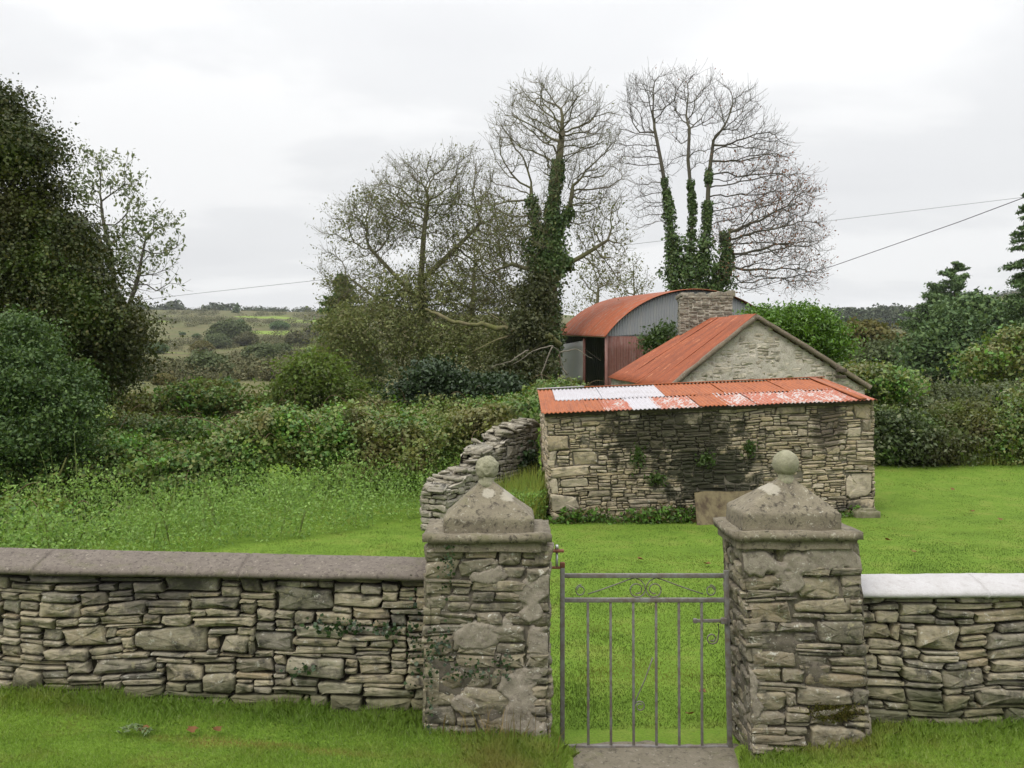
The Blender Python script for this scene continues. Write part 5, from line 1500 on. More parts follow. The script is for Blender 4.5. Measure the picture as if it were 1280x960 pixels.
# ------------------------------------------------------------------ the thicket below the ashes
rg = R(630)
def cyp(name, label, u, Y, vtop, vbot, ru, mat, rng, n=1500, group=None, per=14, size=.2, cat='conifer', layers=9, lean=0.0, droop=.5):
    base = gp0(u, Y); root = empty(name, base, label, cat, group)
    zt, zb_ = P(u, vtop, Y)[2], max(base[2] + .2, P(u, vbot, Y)[2]); k = Y / F
    pts, dirs, mbt = [], [], MB()
    tube(mbt, [base - np.array([0, 0, .2]), (base[0], Y, zt)], [.16 * ru * k / 2.0 + .05, .02], 8)
    nb = layers * 9
    for i in range(nb):
        s = (i + rng.random()) / nb
        z = zb_ + (zt - zb_) * s; R_ = ru * k * (1 - s) ** .8 * (.75 + .5 * rng.random()) + .08
        a = rng.random() * 2 * PI; d = np.array([math.cos(a), math.sin(a), 0])
        m = max(3, int(n * per / nb / 1.0 * (.3 + R_ / (ru * k))))
        q = rng.random(m) ** .7
        c = np.array([base[0], Y, z]) + d * (q * R_)[:, None]
        c[:, 2] += R_ * (.28 * q - .62 * q ** 2 * droop) 
        c += rng.normal(size=(m, 3)) * np.array([.16, .16, .08]) * (.5 + R_ * .35)
        pts.append(c); dirs.append(np.repeat(d[None], m, 0))
        tube(mbt, [(base[0], Y, z), np.array([base[0], Y, z + R_ * .02]) + d * R_ * .8], [.03, .008], 4)
    pts = np.concatenate(pts); dirs = np.concatenate(dirs)
    ok = pts[:, 2] > hgt(pts[:, 0], pts[:, 1]); pts, dirs = pts[ok], dirs[ok]
    v, f = leaf_quads(pts, size, rng, .6, dirs, .3, .38, .08, .25); put('crown', v, [f], mat, root)
    mbt.build('trunk', B_dark, root)
    return root
cyp('cypress_tree', 'feathery green cypress at the outer edge of the leafless trees', 428, 38, 345, 500, 62, L_cyp, rg, 2200, None, 12, .20, 'conifer', 11)
leafy('thorn_thicket', 'brown tangled thorn scrub under the wide mossy ash', 'shrub', gp0(500, 33.5),
      [lb(470, 430, 33.5, 60, 55), lb(540, 440, 33.5, 60, 60), lb(600, 440, 33.5, 55, 60), lb(430, 440, 34, 40, 50), lb(520, 380, 34, 60, 45), lb(640, 450, 33, 45, 55)],
      L_moss, 3600, 10, .32, .13, rg, B_ash, .08, .25, .4, .8, .3, .5, ('foliage', 'stem'), n_att=1100, step=.35)
rg = R(631)
leafy('ivy_shrub', 'dark ivy mass at the foot of the ivy trunk beside the barn', 'bush', gp0(685, 31.5),
      [lb(662, 435, 31.5, 24, 56), lb(645, 475, 31, 34, 32), lb(668, 380, 32.3, 22, 42)], leaf_mat('trunk_ivy', [(.05, .06, .024), (.07, .08, .03), (.09, .09, .04)], .5, .2, .7), 1500, 14, .22, .14, rg, B_ash, .08, .4, .4, .7, .3, .6, ('foliage', 'stem'))
leafy('holly_bush', 'dark green holly like bush below the fallen limb', 'bush', gp0(560, 26),
      [lb(545, 478, 26, 34, 26), lb(585, 490, 26, 36, 20), lb(625, 490, 26, 30, 18), lb(565, 498, 26, 40, 20), lb(520, 492, 26, 26, 20)], L_holly, 1500, 16, .20, .13, rg, B_dark, .06, .5, .35, .6, .4, .6, ('foliage', 'stem'))
leafy('sapling_bush', 'yellow green round bush in front of the hillside scrub', 'bush', gp0(388, 27),
      [lb(385, 480, 27, 40, 34), lb(412, 486, 27, 34, 32), lb(356, 498, 27, 28, 24), lb(395, 458, 27, 24, 16), lb(432, 500, 27, 26, 22)], L_lime, 1500, 14, .2, .125, rg, B_ash, .05, .35, .45, .8, .3, .5, ('foliage', 'stem'))
leafy('hawthorn_bush', 'dark hawthorn with rusty tips below the hillside, nearest the sycamore', 'bush', gp0(255, 26),
      [lb(235, 506, 26, 38, 24), lb(275, 508, 26, 42, 22), lb(212, 516, 26, 30, 18), lb(312, 515, 26, 40, 14), lb(250, 492, 26, 24, 14), lb(180, 515, 26, 30, 22)], L_bramble, 1500, 14, .2, .125, rg, B_dark, .05, .4, .4, .7, .3, .6, ('foliage', 'stem'), mats2=('rusty_sprays', L_brown, .22))

# brambles: one rolling mass

rg = R(640)
blob = []
def bl(u, v, Y, ru, rv):
    if Y > 18 and Y < 23: Y = 18 + (Y - 18) * .35 - .6
    blob.append(lb(u, v, Y, ru, rv, .7 + ru * Y / F * .5))
for q in ((120, 566, 19.5, 60, 20), (185, 596, 18.5, 50, 18), (60, 606, 16.8, 80, 30), (-40, 600, 16.5, 90, 44), (250, 582, 19.5, 50, 20), (306, 564, 20.3, 36, 28), (352, 548, 20.8, 34, 42), (395, 570, 20.8, 28, 18), (432, 546, 21.4, 30, 40), (470, 568, 21.4, 26, 16),
          (505, 548, 22, 36, 24), (550, 556, 21.6, 30, 16), (600, 536, 22, 40, 20), (650, 520, 22.5, 36, 15), (540, 528, 24, 50, 12), (470, 530, 24, 46, 13), (400, 532, 24, 40, 12), (330, 534, 24, 50, 12), (240, 538, 23.5, 50, 10), (160, 540, 23, 50, 12), (620, 512, 25, 60, 10),
          (20, 655, 14.0, 50, 20), (-60, 660, 13.5, 80, 30), (95, 662, 13.8, 34, 13), (235, 604, 18.2, 40, 13), (290, 600, 19.3, 34, 12), (700, 500, 24, 40, 18), (440, 590, 20.2, 24, 9), (520, 575, 20.6, 26, 8), (460, 512, 27, 60, 10), (340, 522, 27, 70, 10), (640, 506, 27, 70, 10), (550, 512, 25.5, 60, 10)): bl(*q)
pts, od, cen = clumps(cauli(blob, 9, rg, (.20, .42), .78), 6500, 22, .19, rg, .70, .5, .4, 3, lambda x, y: hgt(x, y) + .03)
sp, sd_ = shoots(cauli(blob, 5, rg, (.22, .45), .8), 4200, .8, 14, rg, .7, .7, lambda x, y: hgt(x, y) + .03)
pts = np.concatenate([pts, sp]); od = np.concatenate([od, sd_])
ok = ~((pts[:, 0] > -.9) & (pts[:, 1] < 17.6))
v, f = leaf_quads(pts[ok], .088, rg, .6, od[ok], .5, .75, .12, .1)
bm_ = MB().add(v, f, 0)
bb = cauli(blob, 3, rg)
for k in range(330):
    c_, r_ = bb[int(rg.integers(len(bb)))]
    d = unit(rg, 1)[0]; d[2] = abs(d[2]); s0 = c_ + d * r_ * .8
    if s0[0] > -.9 and s0[1] < 17.6: continue
    g = d + unit(rg, 1)[0] * .6; g[2] = abs(g[2]) + .3; L_ = .4 + .8 * rg.random()
    tt = np.linspace(0, 1, 7)[:, None]; p = s0 + g * L_ * tt; p[:, 2] -= (L_ * .9 * tt[:, 0] ** 2)
    tube(bm_, p, np.linspace(.009, .004, 7), 4, 1)
o = bm_.build('brambles', [L_bramble, bark_mat('bramble_cane', (.17, .12, .075), (.10, .06, .045), .2)], loc=gp0(320, 20)); tag(o, 'rolling mass of brambles between the nettles and the hillside', 'brambles', kind='stuff')

# nettles
rg = R(641)
def edge_lawn(x): return np.where(x < -5.1, 11.9 + (x + 5.1) * 1.05, 11.9 + (x + 5.1) * 1.037)
n = 22000
x = -13 + 13.6 * rg.random(n); y = 6.5 + 15.5 * rg.random(n)
wx = y + .35 * fbm(np.stack([x * .8, y * .8], -1), 5, 3)
ok = (wx > edge_lawn(x)) & (x > -.70 * y) & (x < -1.3 + (y - 14) * .5 - .55) & (y > 7.5) & (wx < np.interp(x, [-13, -6, -4, -2, 0], [12.6, 16.6, 19.4, 20.8, 22]))
ok |= (y > 14.8) & (y < 18) & (x > -.75 + (y - 14.8) * .42) & (x < .25 + (y - 15) * .06) & (rg.random(n) < .9)
x, y = x[ok], y[ok]; n = len(x); print('nettle stems', n)
h = (.5 + .35 * rg.random(n)) * (.45 + 1.1 * np.clip(fbm(np.stack([x * .9, y * .9], -1), 9, 4) + .5, 0, 1)); h *= sstep(-.1, .8, wx[ok] - edge_lawn(x)) * .55 + .45
pts = []
for k in range(11):
    s = (k + 1) / 11
    pts.append(np.stack([x + rg.normal(size=n) * .075, y + rg.normal(size=n) * .075, hgt(x, y) + h * s * (1 + .08 * rg.normal(size=n))], -1))
pts = np.concatenate(pts)
v, f = leaf_quads(pts[rg.random(len(pts)) < .95], .056, rg, .75, None, 0, .5, .1, .35)
M_seed = 0
k_ = rg.random(n) < .14
v2, f2 = blades(np.stack([x[k_], y[k_], hgt(x[k_], y[k_])], -1), h[k_] * 1.3, .009, rg, .35)
sm = MB().add(v, f, 0).add(v2, f2, 1)
o = sm.build('nettles', [L_nettle, leaf_mat('nettle_stalk', [(.20, .27, .09), (.26, .31, .12), (.15, .20, .06)], .7, .4, .6)], loc=gp0(330, 15)); tag(o, 'bright nettles and rank weeds beyond the mown lawn', 'nettles', kind='stuff')

# ------------------------------------------------------------------ shrubs to the east of the buildings
L_hedge0 = leaf_mat('ivy_bush_leaf', [(.03, .06, .015), (.05, .085, .02), (.07, .11, .028)], .5, .3, .6)
rg = R(650)
leafy('laurel_shrub', 'bright green laurel rising behind the gabled outbuilding', 'shrub', gp0(985, 27),
      [lb(956, 402, 27, 18, 16), lb(982, 412, 27, 32, 26), lb(1010, 420, 27, 36, 36), lb(1030, 445, 27, 26, 30), lb(965, 432, 27.5, 50, 30)], L_laurel, 1700, 16, .2, .17, rg, B_ash, .06, .5, .35, .7, .35, .42, ('foliage', 'stem'))
leafy('laurel_shrub', 'small laurel sprig showing over the eave, between chimney and barn', 'shrub', gp0(822, 27.5),
      [lb(828, 417, 27.5, 11, 8), lb(840, 408, 27.5, 6, 6), lb(812, 427, 27.5, 7, 6), lb(828, 440, 27.5, 20, 20)], L_hedge0, 380, 12, .16, .13, rg, B_ash, .05, .4, .35, .7, .35, .5, ('foliage', 'stem'))
L_hedge = leaf_mat('dark_hedge_leaf', [(.03, .05, .018), (.05, .075, .024), (.07, .10, .03), (.035, .05, .02)], .5, .3, .6, .25, (.075, .065, .028))
L_mixed = leaf_mat('mixed_hedge_leaf', [(.05, .075, .022), (.08, .11, .03), (.10, .13, .045), (.06, .065, .025)], .55, .35, .5, .2, (.11, .085, .04))
HED = [('dense olive green bush hugging the outbuilding corner', [(1080, 478, 24, 36, 20), (1105, 484, 24, 28, 20), (1065, 490, 24, 24, 20)], L_bramble),
       ('wide dark bush on the lawn edge, touching the shed corner', [(1125, 550, 21.5, 40, 34), (1095, 558, 21.5, 28, 28), (1150, 560, 21.3, 34, 26), (1108, 530, 21.6, 20, 14)], L_hedge),
       ('broad dark bush with a deep hollow, mid lawn edge', [(1192, 546, 21.8, 40, 32), (1230, 552, 21.8, 32, 28), (1180, 562, 21.5, 38, 24), (1206, 520, 22, 22, 16)], L_mixed),
       ('pale green tangled bush running off the picture edge', [(1268, 545, 21.5, 30, 30), (1300, 530, 21.5, 40, 42), (1255, 558, 21.3, 28, 26)], L_bramble),
       ('grey green willowy bush above the dark bushes', [(1190, 500, 27, 40, 15), (1235, 506, 27, 40, 16), (1150, 502, 28, 28, 12), (1275, 500, 27, 36, 18)], leaf_mat('grey_green_leaf', [(.07, .09, .04), (.095, .12, .05), (.06, .075, .03), (.11, .12, .06)], .6, .35, .5))]
for k, (lab, ls, m) in enumerate(HED):
    rg = R(660 + k)
    leafy('hedge_bush', lab, 'bush', gp0(ls[0][0], ls[0][2]), [lb(*q) for q in ls], m, 1500, 15, .19, .12, rg, B_dark, .05, .5, .4, .7, .4, .6, ('foliage', 'stem'), 'bushes along the lawn edge', mats2=('bleached_sprays', L_willow, .16))

TR = [('round_tree', 'rounded dark green tree in front of the far plantation', (1185, 60), [(1190, 408, 60, 26, 26), (1180, 432, 60, 36, 30), (1200, 455, 60, 40, 30), (1160, 450, 60, 28, 30)], L_conif, .34),
      ('round_tree', 'pale olive tree thinning to bare twigs, in the valley', (1078, 75), [(1072, 424, 75, 24, 20), (1092, 428, 75, 20, 18), (1056, 434, 75, 15, 18)], L_brown, .36),
      ('round_tree', 'mid green tree between the olive tree and the rounded dark one', (1120, 70), [(1118, 446, 70, 20, 18), (1138, 442, 70, 18, 20), (1105, 452, 70, 22, 16)], L_sally, .36),
      ('round_tree', 'leafy green tree overhanging the lawn bushes at the picture edge', (1255, 40), [(1250, 455, 40, 34, 28), (1280, 434, 40, 28, 30), (1230, 460, 40, 30, 26), (1290, 455, 40, 40, 44)], L_bramble, .24),
      ('round_tree', 'dark tree behind the rounded one, under the layered cedar', (1215, 75), [(1218, 392, 75, 28, 22), (1240, 415, 75, 26, 28)], L_conif, .4)]
for k, (nm, lab, (u_, Yk), ls, m, sz) in enumerate(TR):
    rg = R(680 + k)
    leafy(nm, lab, 'tree', gp0(u_, Yk), [lb(*q) for q in ls], m, 900, 12, sz * 1.5, sz, rg, B_dark, .2, .4, .4, .6, .4, .7, group='trees in the valley', step=1.0, n_att=160)
rg = R(690)
cyp('cedar_tree', 'layered dark cedar standing above the valley trees', 1193, 85, 328, 410, 60, L_conif, rg, 1700, None, 10, .30, 'conifer', 5, droop=.15)
cyp('cedar_tree', 'lower dark cedar crowded against the layered one', 1168, 88, 358, 420, 44, L_conif, rg, 1000, None, 10, .30, 'conifer', 4, droop=.2)
cyp('spruce_tree', 'tall dark spruce cut off by the picture edge', 1284, 55, 240, 480, 46, L_conif, rg, 1800, None, 12, .24, 'conifer', 9)

# ------------------------------------------------------------------ hillside scrub: the larger bushes one by one
rg = R(700)
blo = [(np.array([0, 0, .55]), np.array([1, .9, .62])), (np.array([.5, .1, .4]), np.array([.6, .7, .5])), (np.array([-.5, -.1, .42]), np.array([.65, .7, .5]))]
protos = []
for m in (L_sally, L_wood2, L_conif, L_brown):
    pts, od, _ = clumps(cauli(blo, 6, rg), 800, 14, .10, rg, .8, .2, .7, 5)
    pts[:, 2] = np.abs(pts[:, 2]); v, f = leaf_quads(pts, .11, rg, .5, od, .7, .7)
    protos.append((mesh_raw('foliage', v, [f]), m))
for me, m in protos: me.materials.append(m)
HB = [(288, 418, 24, 0, 'large grey willow bush high on the hillside'), (272, 428, 16, 0, 'grey willow bush just below the large one'), (328, 446, 24, 0, 'big rounded grey bush in the middle of the hillside'), (352, 440, 16, 0, 'grey bush against the cypress side of the big rounded one'),
      (258, 460, 30, 0, 'broad low grey bush lowest on the hillside'), (225, 462, 18, 1, 'olive bush beside the broad low grey one'), (350, 408, 10, 2, 'dark compact bush near the skyline'), (310, 425, 14, 1, 'olive bush between the two big grey ones'), (252, 436, 14, 3, 'brownish round bush on the hillside'),
      (195, 436, 12, 2, 'dark bush closest to the sycamore on the hillside'), (283, 480, 15, 2, 'fresh green bush at the foot of the hillside'), (308, 468, 14, 1, 'olive bush beside the small green field'), (370, 425, 16, 1, 'olive bush half behind the cypress'), (340, 470, 14, 1, 'olive bush on the far side of the small green field'),
      (246, 420, 5, 2, 'tiny dark bush on the bare slope'), (228, 417, 3.5, 2, 'tiniest dark bush on the bare slope, nearest the sycamore'), (300, 403, 6, 2, 'dark bush under the lone skyline spruce'), (205, 475, 14, 3, 'rusty bush low on the slope near the sycamore'), (395, 415, 14, 1, 'olive bush tucked into the cypress edge'), (215, 490, 16, 1, 'olive bush by the hawthorn at the slope foot')]
for (u_, v_, ru_, pi_, lab) in HB:
    g_ = ground_hit(u_, v_ + ru_ * .45)
    me, m = protos[pi_]
    o = bpy.data.objects.new('hillside_bush', me); COL.objects.link(o)
    o.location = g_ - np.array([0, 0, .2]); k = ru_ * g_[1] / F / .95
    o.scale = (k, k, k * 1.0); o.rotation_euler = (0, 0, rg.random() * 6)
    tag(o, lab, 'bush', 'bushes scattered over the hillside')

# the rest of the hillside and the woods: masses
def mass(name, label, cat, spots, radius, per, size, mat, rng, tall=1.0, con=False):
    """spots (n,3) ; every one a clump of leaf faces"""
    n = len(spots); rad = np.broadcast_to(radius, (n,))
    d = unit(rng, n * per).reshape(n, per, 3); d[..., 2] = np.abs(d[..., 2])
    q = rng.random((n, per, 1)) ** .35
    off = d * q
    if con: off[..., :2] *= (1 - off[..., 2:3] * .9)
    pts = spots[:, None] + off * rad[:, None, None] * np.array([1, 1, tall])
    v, f = leaf_quads(pts.reshape(-1, 3), np.repeat(rad * size, per), rng, .4, d.reshape(-1, 3), .6, .75)
    o = put(name, v, [f], mat, None, loc=spots.mean(0)); return tag(o, label, cat, kind='stuff')
rg = R(710)
n = 2400
y = np.exp(rg.uniform(math.log(95), math.log(760), n)); a = rg.uniform(-.6, -.12, n); x = a * y
ok = (fbm(np.stack([x / 40, y / 40], -1), 6, 3) > -.04); x, y = x[ok], y[ok]
mass('scrub', 'low grey green scrub spread over the far hillside', 'scrub', np.stack([x, y, hgt(x, y) - .2], -1), .7 + 2.2 * rg.random(len(x)) ** 2 + y * .0048, 210, .125, L_wood2, rg, .95)
# skyline: plantation edge and skyline trees
n = 700
a = rg.uniform(-.62, -.05, n); y = 790 + 60 * rg.random(n); x = a * y
h_ = np.where(a < -.33, 2.5 + 9 * np.clip(fbm(np.stack([a * 40, a * 0], -1), 3, 3) + .2, 0, 1), 3.2 + 1.2 * rg.random(n))
mass('woodland', 'line of dark trees along the western skyline', 'woodland', np.stack([x, y, hgt(x, y) - .8], -1), h_, 26, .42, L_wood, rg, 1.25)
cypl = cyp('lone_spruce', 'lone spruce standing clear on the far skyline', 297, 760, 379, 395, 5.5, L_conif, R(711), 60, None, 8, 2.0, 'conifer', 5)
rg = R(712)
n = 900
y = 330 + 430 * rg.random(n); a = rg.uniform(.33, .75, n); x = a * y
ok = (fbm(np.stack([x / 60, y / 60], -1), 16, 3) > -.08); x, y = x[ok], y[ok]
mass('valley_scrub', 'mixed olive trees and hedges over the eastern slope', 'woodland', np.stack([x, y, hgt(x, y) - .5], -1), 3 + 4.5 * rg.random(len(x)), 70, .22, L_wood2, rg, 1.0)
n = 620
y = rg.uniform(520, 640, n); a = rg.uniform(.345, .52, n); x = a * y
mass('plantation', 'dense dark conifer plantation across the eastern hill', 'woodland', np.stack([x, y, hgt(x, y) - .5], -1), 5 + 2.5 * rg.random(n), 46, .30, L_wood, rg, 1.9, True)
n = 520
a = rg.uniform(.30, .80, n); y = 780 + 60 * rg.random(n); x = a * y
mass('woodland', 'dark trees along the eastern skyline', 'woodland', np.stack([x, y, hgt(x, y) - 1], -1), 4 + 7 * np.clip(fbm(np.stack([a * 40, a * 0], -1), 5, 3) + .35, 0, 1), 40, .36, L_wood, rg, 1.2)
n = 520
y = rg.uniform(100, 330, n); a = rg.uniform(.30, .7, n); x = a * y
ok = fbm(np.stack([x / 30, y / 30], -1), 26, 3) > -.12; x, y = x[ok], y[ok]
mass('hedgerow', 'hedges and small trees filling the valley floor', 'hedge', np.stack([x, y, hgt(x, y) - .3], -1), 1.2 + y * .011 * rg.random(len(x)), 90, .20, leaf_mat('valley_leaf', [(.045, .065, .025), (.07, .085, .034), (.09, .095, .045), (.05, .06, .03)], .7, .2, .03), rg, 1.0)
# white farmhouse speck
hg_ = ground_hit(1043, 388); hb = empty('farmhouse', hg_, 'tiny white farmhouse on the wooded eastern hill', 'house')
M_hw = NT('white_render'); M_hw = M_hw.done(M_hw.bsdf((.75, .75, .75), .8)); M_hr = NT('slate'); M_hr = M_hr.done(M_hr.bsdf((.12, .12, .13), .7))
k = hg_[1] / F; hg2 = hg_ + np.array([0, -12, 5.5 * k * 0])
mb = MB(); box(mb, hg2 + np.array([0, 0, 6 * k]), (8 * k, 5 * k, 4 * k), .01); mb.build('wall', M_hw, hb)
w_, d_, e_ = 4.2 * k, 2.8 * k, 8 * k
V = np.array([(-w_, -d_, e_), (w_, -d_, e_), (w_, d_, e_), (-w_, d_, e_), (-w_, 0, e_ + 2 * k), (w_, 0, e_ + 2 * k)]) + hg2
put('roof', V, [np.array([(0, 1, 5, 4), (2, 3, 4, 5)]), np.array([(0, 4, 3), (1, 2, 5)])], M_hr, hb)

mb = MB(); tube(mb, [P(69, 606, 15.6), P(76, 590, 15.6), P(83, 572, 15.6)], [.02, .018, .012], 6)
o = mb.build('dead_stalk', B_dead, None, True, loc=P(69, 606, 15.6)); tag(o, 'bare pale stick leaning out of the brambles below the glossy bush', 'stick')
# ------------------------------------------------------------------ overhead wires
M_wire = NT('black_cable'); M_wire = M_wire.done(M_wire.bsdf((.05, .05, .06), .6))
M_wire2 = NT('grey_cable'); M_wire2 = M_wire2.done(M_wire2.bsdf((.16, .16, .17), .6))
mb = MB(); pw = [P(u_, v_, Y_) for u_, v_, Y_ in ((930, 365, 44), (1000, 343, 41), (1040, 333, 39), (1120, 305, 36), (1200, 277, 33), (1280, 247, 30), (1420, 192, 26), (1560, 130, 22))]
tube(mb, path(*pw, n=40), .016, 5); o = mb.build('overhead_wire', M_wire, None, True, loc=pw[0]); tag(o, 'thick dark cable climbing from the bare tree to the picture edge', 'wire')
mb = MB(); pw = [P(u_, v_, 62) for u_, v_ in ((-300, 428), (0, 396), (235, 368), (400, 350), (700, 316), (1029, 277), (1280, 246.5), (1500, 218), (1700, 190))]
tube(mb, path(*pw, n=40), .016, 5); o = mb.build('overhead_wire', M_wire2, None, True, loc=pw[0]); tag(o, 'thin far wire crossing the whole sky behind the bare trees', 'wire')
# ------------------------------------------------------------------ grass
def grass_mat(name, cols, dry, scale, amt, spots=()):
    t = NT(name)
    c = t.ramp(t.isl, [(i / (len(cols) - 1), x) for i, x in enumerate(cols)])
    nb = t.noise(scale, 4, .65); nb2 = t.noise(scale * .4, 3, .6, t.map(loc=(5, 2, 0)))
    c = t.mix(t.rng(nb, .50, .70, 0, amt), c, dry)
    c = t.mix(t.rng(nb2, .38, .62, 0, .75), c, t.mix(1.0, c, (.68, .80, .8), 'MULTIPLY'))
    for (cx, cy, rx, ry, am) in spots:
        x = t.xyz(); dx = t.math('DIVIDE', t.math('SUBTRACT', x[0], cx), rx); dy = t.math('DIVIDE', t.math('SUBTRACT', x[1], cy), ry)
        d = t.math('ADD', t.math('SQRT', t.math('ADD', t.math('MULTIPLY', dx, dx), t.math('MULTIPLY', dy, dy))), t.rng(t.noise(4, 4, .7), .3, .7, -.5, .5))
        c = t.mix(t.rng(d, 1.2, .4, 0, am), c, dry)
    p = t.bsdf(c, .55, spec=.25)
    tr = t.n('ShaderNodeBsdfTranslucent'); t.l(t.mix(1.0, c, (1, 1, .6), 'MULTIPLY'), tr.inputs['Color'])
    ms = t.n('ShaderNodeMixShader'); ms.inputs[0].default_value = .42; t.l(p, ms.inputs[1]); t.l(tr.outputs[0], ms.inputs[2])
    return t.done(ms.outputs[0])
G_front = grass_mat('front_grass', [(0.190, 0.281, 0.040), (0.220, 0.330, 0.046), (0.270, 0.378, 0.063), (0.200, 0.301, 0.044), (0.290, 0.339, 0.115)], (0.360, 0.242, 0.098), 1.1, .6, [(-1.5, 4.50, .50, .09, .6), (-.9, 4.45, .3, .06, .4)])
G_lawn = grass_mat('lawn_grass', [(0.085, 0.138, 0.022), (0.105, 0.163, 0.027), (0.125, 0.185, 0.037), (0.090, 0.142, 0.025)], (0.220, 0.209, 0.050), .8, .5, [(.95, 6.6, .6, .35, .6), (.6, 8.0, 1.0, .3, .4), (6.8, 13.5, 2.0, .5, .35), (3.0, 11.5, 2, .5, .3)])
G_tall = grass_mat('tall_dry_grass', [(.26, .36, .07), (.40, .44, .10), (.34, .42, .09), (.22, .34, .07)], (.46, .38, .10), 1.5, .6)
def in_gate(x, y, m=0.0): return (x > .25 - m) & (x < 1.42 + m) & (y > 4.36) & (y < 5.45)
rg = R(801)
# front lawn
n = 480000
y = np.exp(rg.uniform(math.log(3.2), math.log(5.02), n)); x = rg.uniform(-1, 1, n); x = np.sign(x) * np.abs(x) ** 1.25 * 1.35 * (y + .3)
ok = y > 0
ex_ = .07 * vnoise(np.stack([x * 0, y * 9], -1), 5)
ok &= ~((x > .33 + ex_) & (x < 1.33 + ex_) & (y > 4.36))
x, y = x[ok], y[ok]; n = len(x)
clump = fbm(np.stack([x * 3, y * 3], -1), 12, 4)
rank = sstep(.34, .02, 5.0 - y) * (.35 + .9 * np.clip(vnoise(np.stack([x * 5, y * 3], -1), 8) * .7 + .4, 0, 1))
rank = np.maximum(rank, sstep(.25, .0, np.abs(x - .1) - .2) * sstep(.55, .1, 4.85 - y) * .9)
rank = np.maximum(rank, sstep(.45, .0, np.abs(x - 1.75) - .3) * sstep(.3, .0, 4.85 - y) * .7)
h = .020 + .012 * clump + rank * .062
v, f = blades(np.stack([x, y, hgt(x, y) - .004], -1), np.maximum(h, .012), .0036, rg, .9)
o = put('grass', v, [f], G_front, None, loc=(0, 4.5, .3)); tag(o, 'rough grass on this side of the stone wall', 'grass', kind='stuff')
# mown lawn beyond the wall
n = 560000
y = np.exp(rg.uniform(math.log(5.25), math.log(23), n)); x = rg.uniform(-.78, .84, n) * y
inshed = (x > .55) & (x < 6.75) & (y > 15.02 + (x - .7) * .05 - .05) & (y < 18)
ok = ((y < edge_lawn(x) + .5) & (x < .6) | (x >= .6)) & ~inshed & ~in_gate(x, y, 0)
ok &= ~((x > .6) & (y > 20.6 + .12 * (x - 8))) & ~((x < .75) & (x > -1.3) & (y > 14.2 + (x + 1) * 1.5))
x, y = x[ok], y[ok]; n = len(x); print('lawn blades', n)
edge = np.maximum(sstep(.5, .05, (15.0 + (x - .7) * .05) - y) * ((x > .6) & (x < 6.7) & (y < 15.4)) * .9, sstep(5.75, 5.3, y) * .6 * ~((x > .2) & (x < 1.5)))
h = .018 + .010 * fbm(np.stack([x * 2, y * 2], -1), 3, 3) + edge * .07 * (.4 + .9 * np.abs(vnoise(np.stack([x * 4, y * 4], -1), 4)))
tuft = np.clip(fbm(np.stack([x * 2.2, y * 2.2], -1), 77, 4) * 2 - .15, 0, 1)
h = h * (1 + .6 * tuft) * (1 - .4 * sstep(8, 15, y) * (edge < .05))
v, f = blades(np.stack([x, y, hgt(x, y) - .004], -1), h, .0032 + .0008 * (y - 5), rg, .9)
o = put('grass', v, [f], G_lawn, None, loc=(2, 12, -.2)); tag(o, 'bright mown lawn between the gate and the stone shed', 'grass', kind='stuff')
# long grass inside the ruin corner
n = 5200
s = rg.random(n); y = 14.5 + 2.3 * rg.random(n); x = -.78 + (y - 14.5) * .46 + (.12 + rg.random(n) * 1.0)
ok = x < .60 - (y - 15) * .05; ok &= (x > -1.02 + (y - 14) * .506 + .08)
x, y = x[ok], y[ok]
v, f = blades(np.stack([x, y, hgt(x, y) - .01], -1), .70 - .25 * np.clip((15.4 - y), 0, 1), .016, rg, .45)
wp = np.stack([x, y, hgt(x, y)], -1)[rg.random(len(x)) < .5]; wp = (wp[:, None] + rg.normal(size=(len(wp), 6, 3)) * np.array([.05, .05, 0]) + rg.random((len(wp), 6, 3)) * np.array([0, 0, .55])).reshape(-1, 3)
v2, f2 = leaf_quads(wp, .06, rg, .7, None, 0, .55)
o = MB().add(v, f, 0).add(v2, f2, 1).build('grass', [G_tall, L_nettle], loc=(0, 15.5, -.3)); tag(o, 'long yellowing grass in the corner between ruined wall and shed', 'grass', kind='stuff')
# long grass by the lawn bushes
n = 3000
x = rg.uniform(11.2, 13.8, n); y = 20.9 + 1.2 * rg.random(n)
v, f = blades(np.stack([x, y, hgt(x, y) - .01], -1), .55, .02, rg, .6)
o = put('grass', v, [f], G_tall, None, loc=(12.5, 21, 0)); tag(o, 'long grass under the bushes at the lawn edge', 'grass', kind='stuff')
# weeds along the shed foot
rg = R(802)
cx_ = np.concatenate([rg.uniform(.8, 2.0, 26), rg.normal(2.45, .22, 34), rg.normal(3.0, .12, 22), rg.uniform(.8, 6.4, 18)])
cy_ = 15.0 + (cx_ - .7) * .05 - .06 - .3 * rg.random(len(cx_)) ** 1.5
hh_ = .07 + .20 * rg.random(len(cx_)) ** 1.5 + .1 * np.exp(-((cx_ - 2.7) / .4) ** 2)
pts = np.stack([cx_, cy_, hgt(cx_, cy_)], -1)[:, None] + np.abs(rg.normal(size=(len(cx_), 26, 3))) * np.array([1, 1, 0]) * 0 + rg.normal(size=(len(cx_), 26, 3)) * np.array([.09, .07, .0]) + rg.random((len(cx_), 26, 3)) * np.array([0, 0, 1.0]) * hh_[:, None, None]
v, f = leaf_quads(pts.reshape(-1, 3), .075, rg, .6, None, 0, .6)
o = put('weeds', v, [f], leaf_mat('weed_leaf', [(.08, .17, .03), (.13, .25, .04), (.055, .10, .03), (.14, .09, .04)], .5, .35, 1.5), None, loc=(2.5, 14.9, -.3)); tag(o, 'docks and weeds along the foot of the shed wall', 'weeds', kind='stuff')
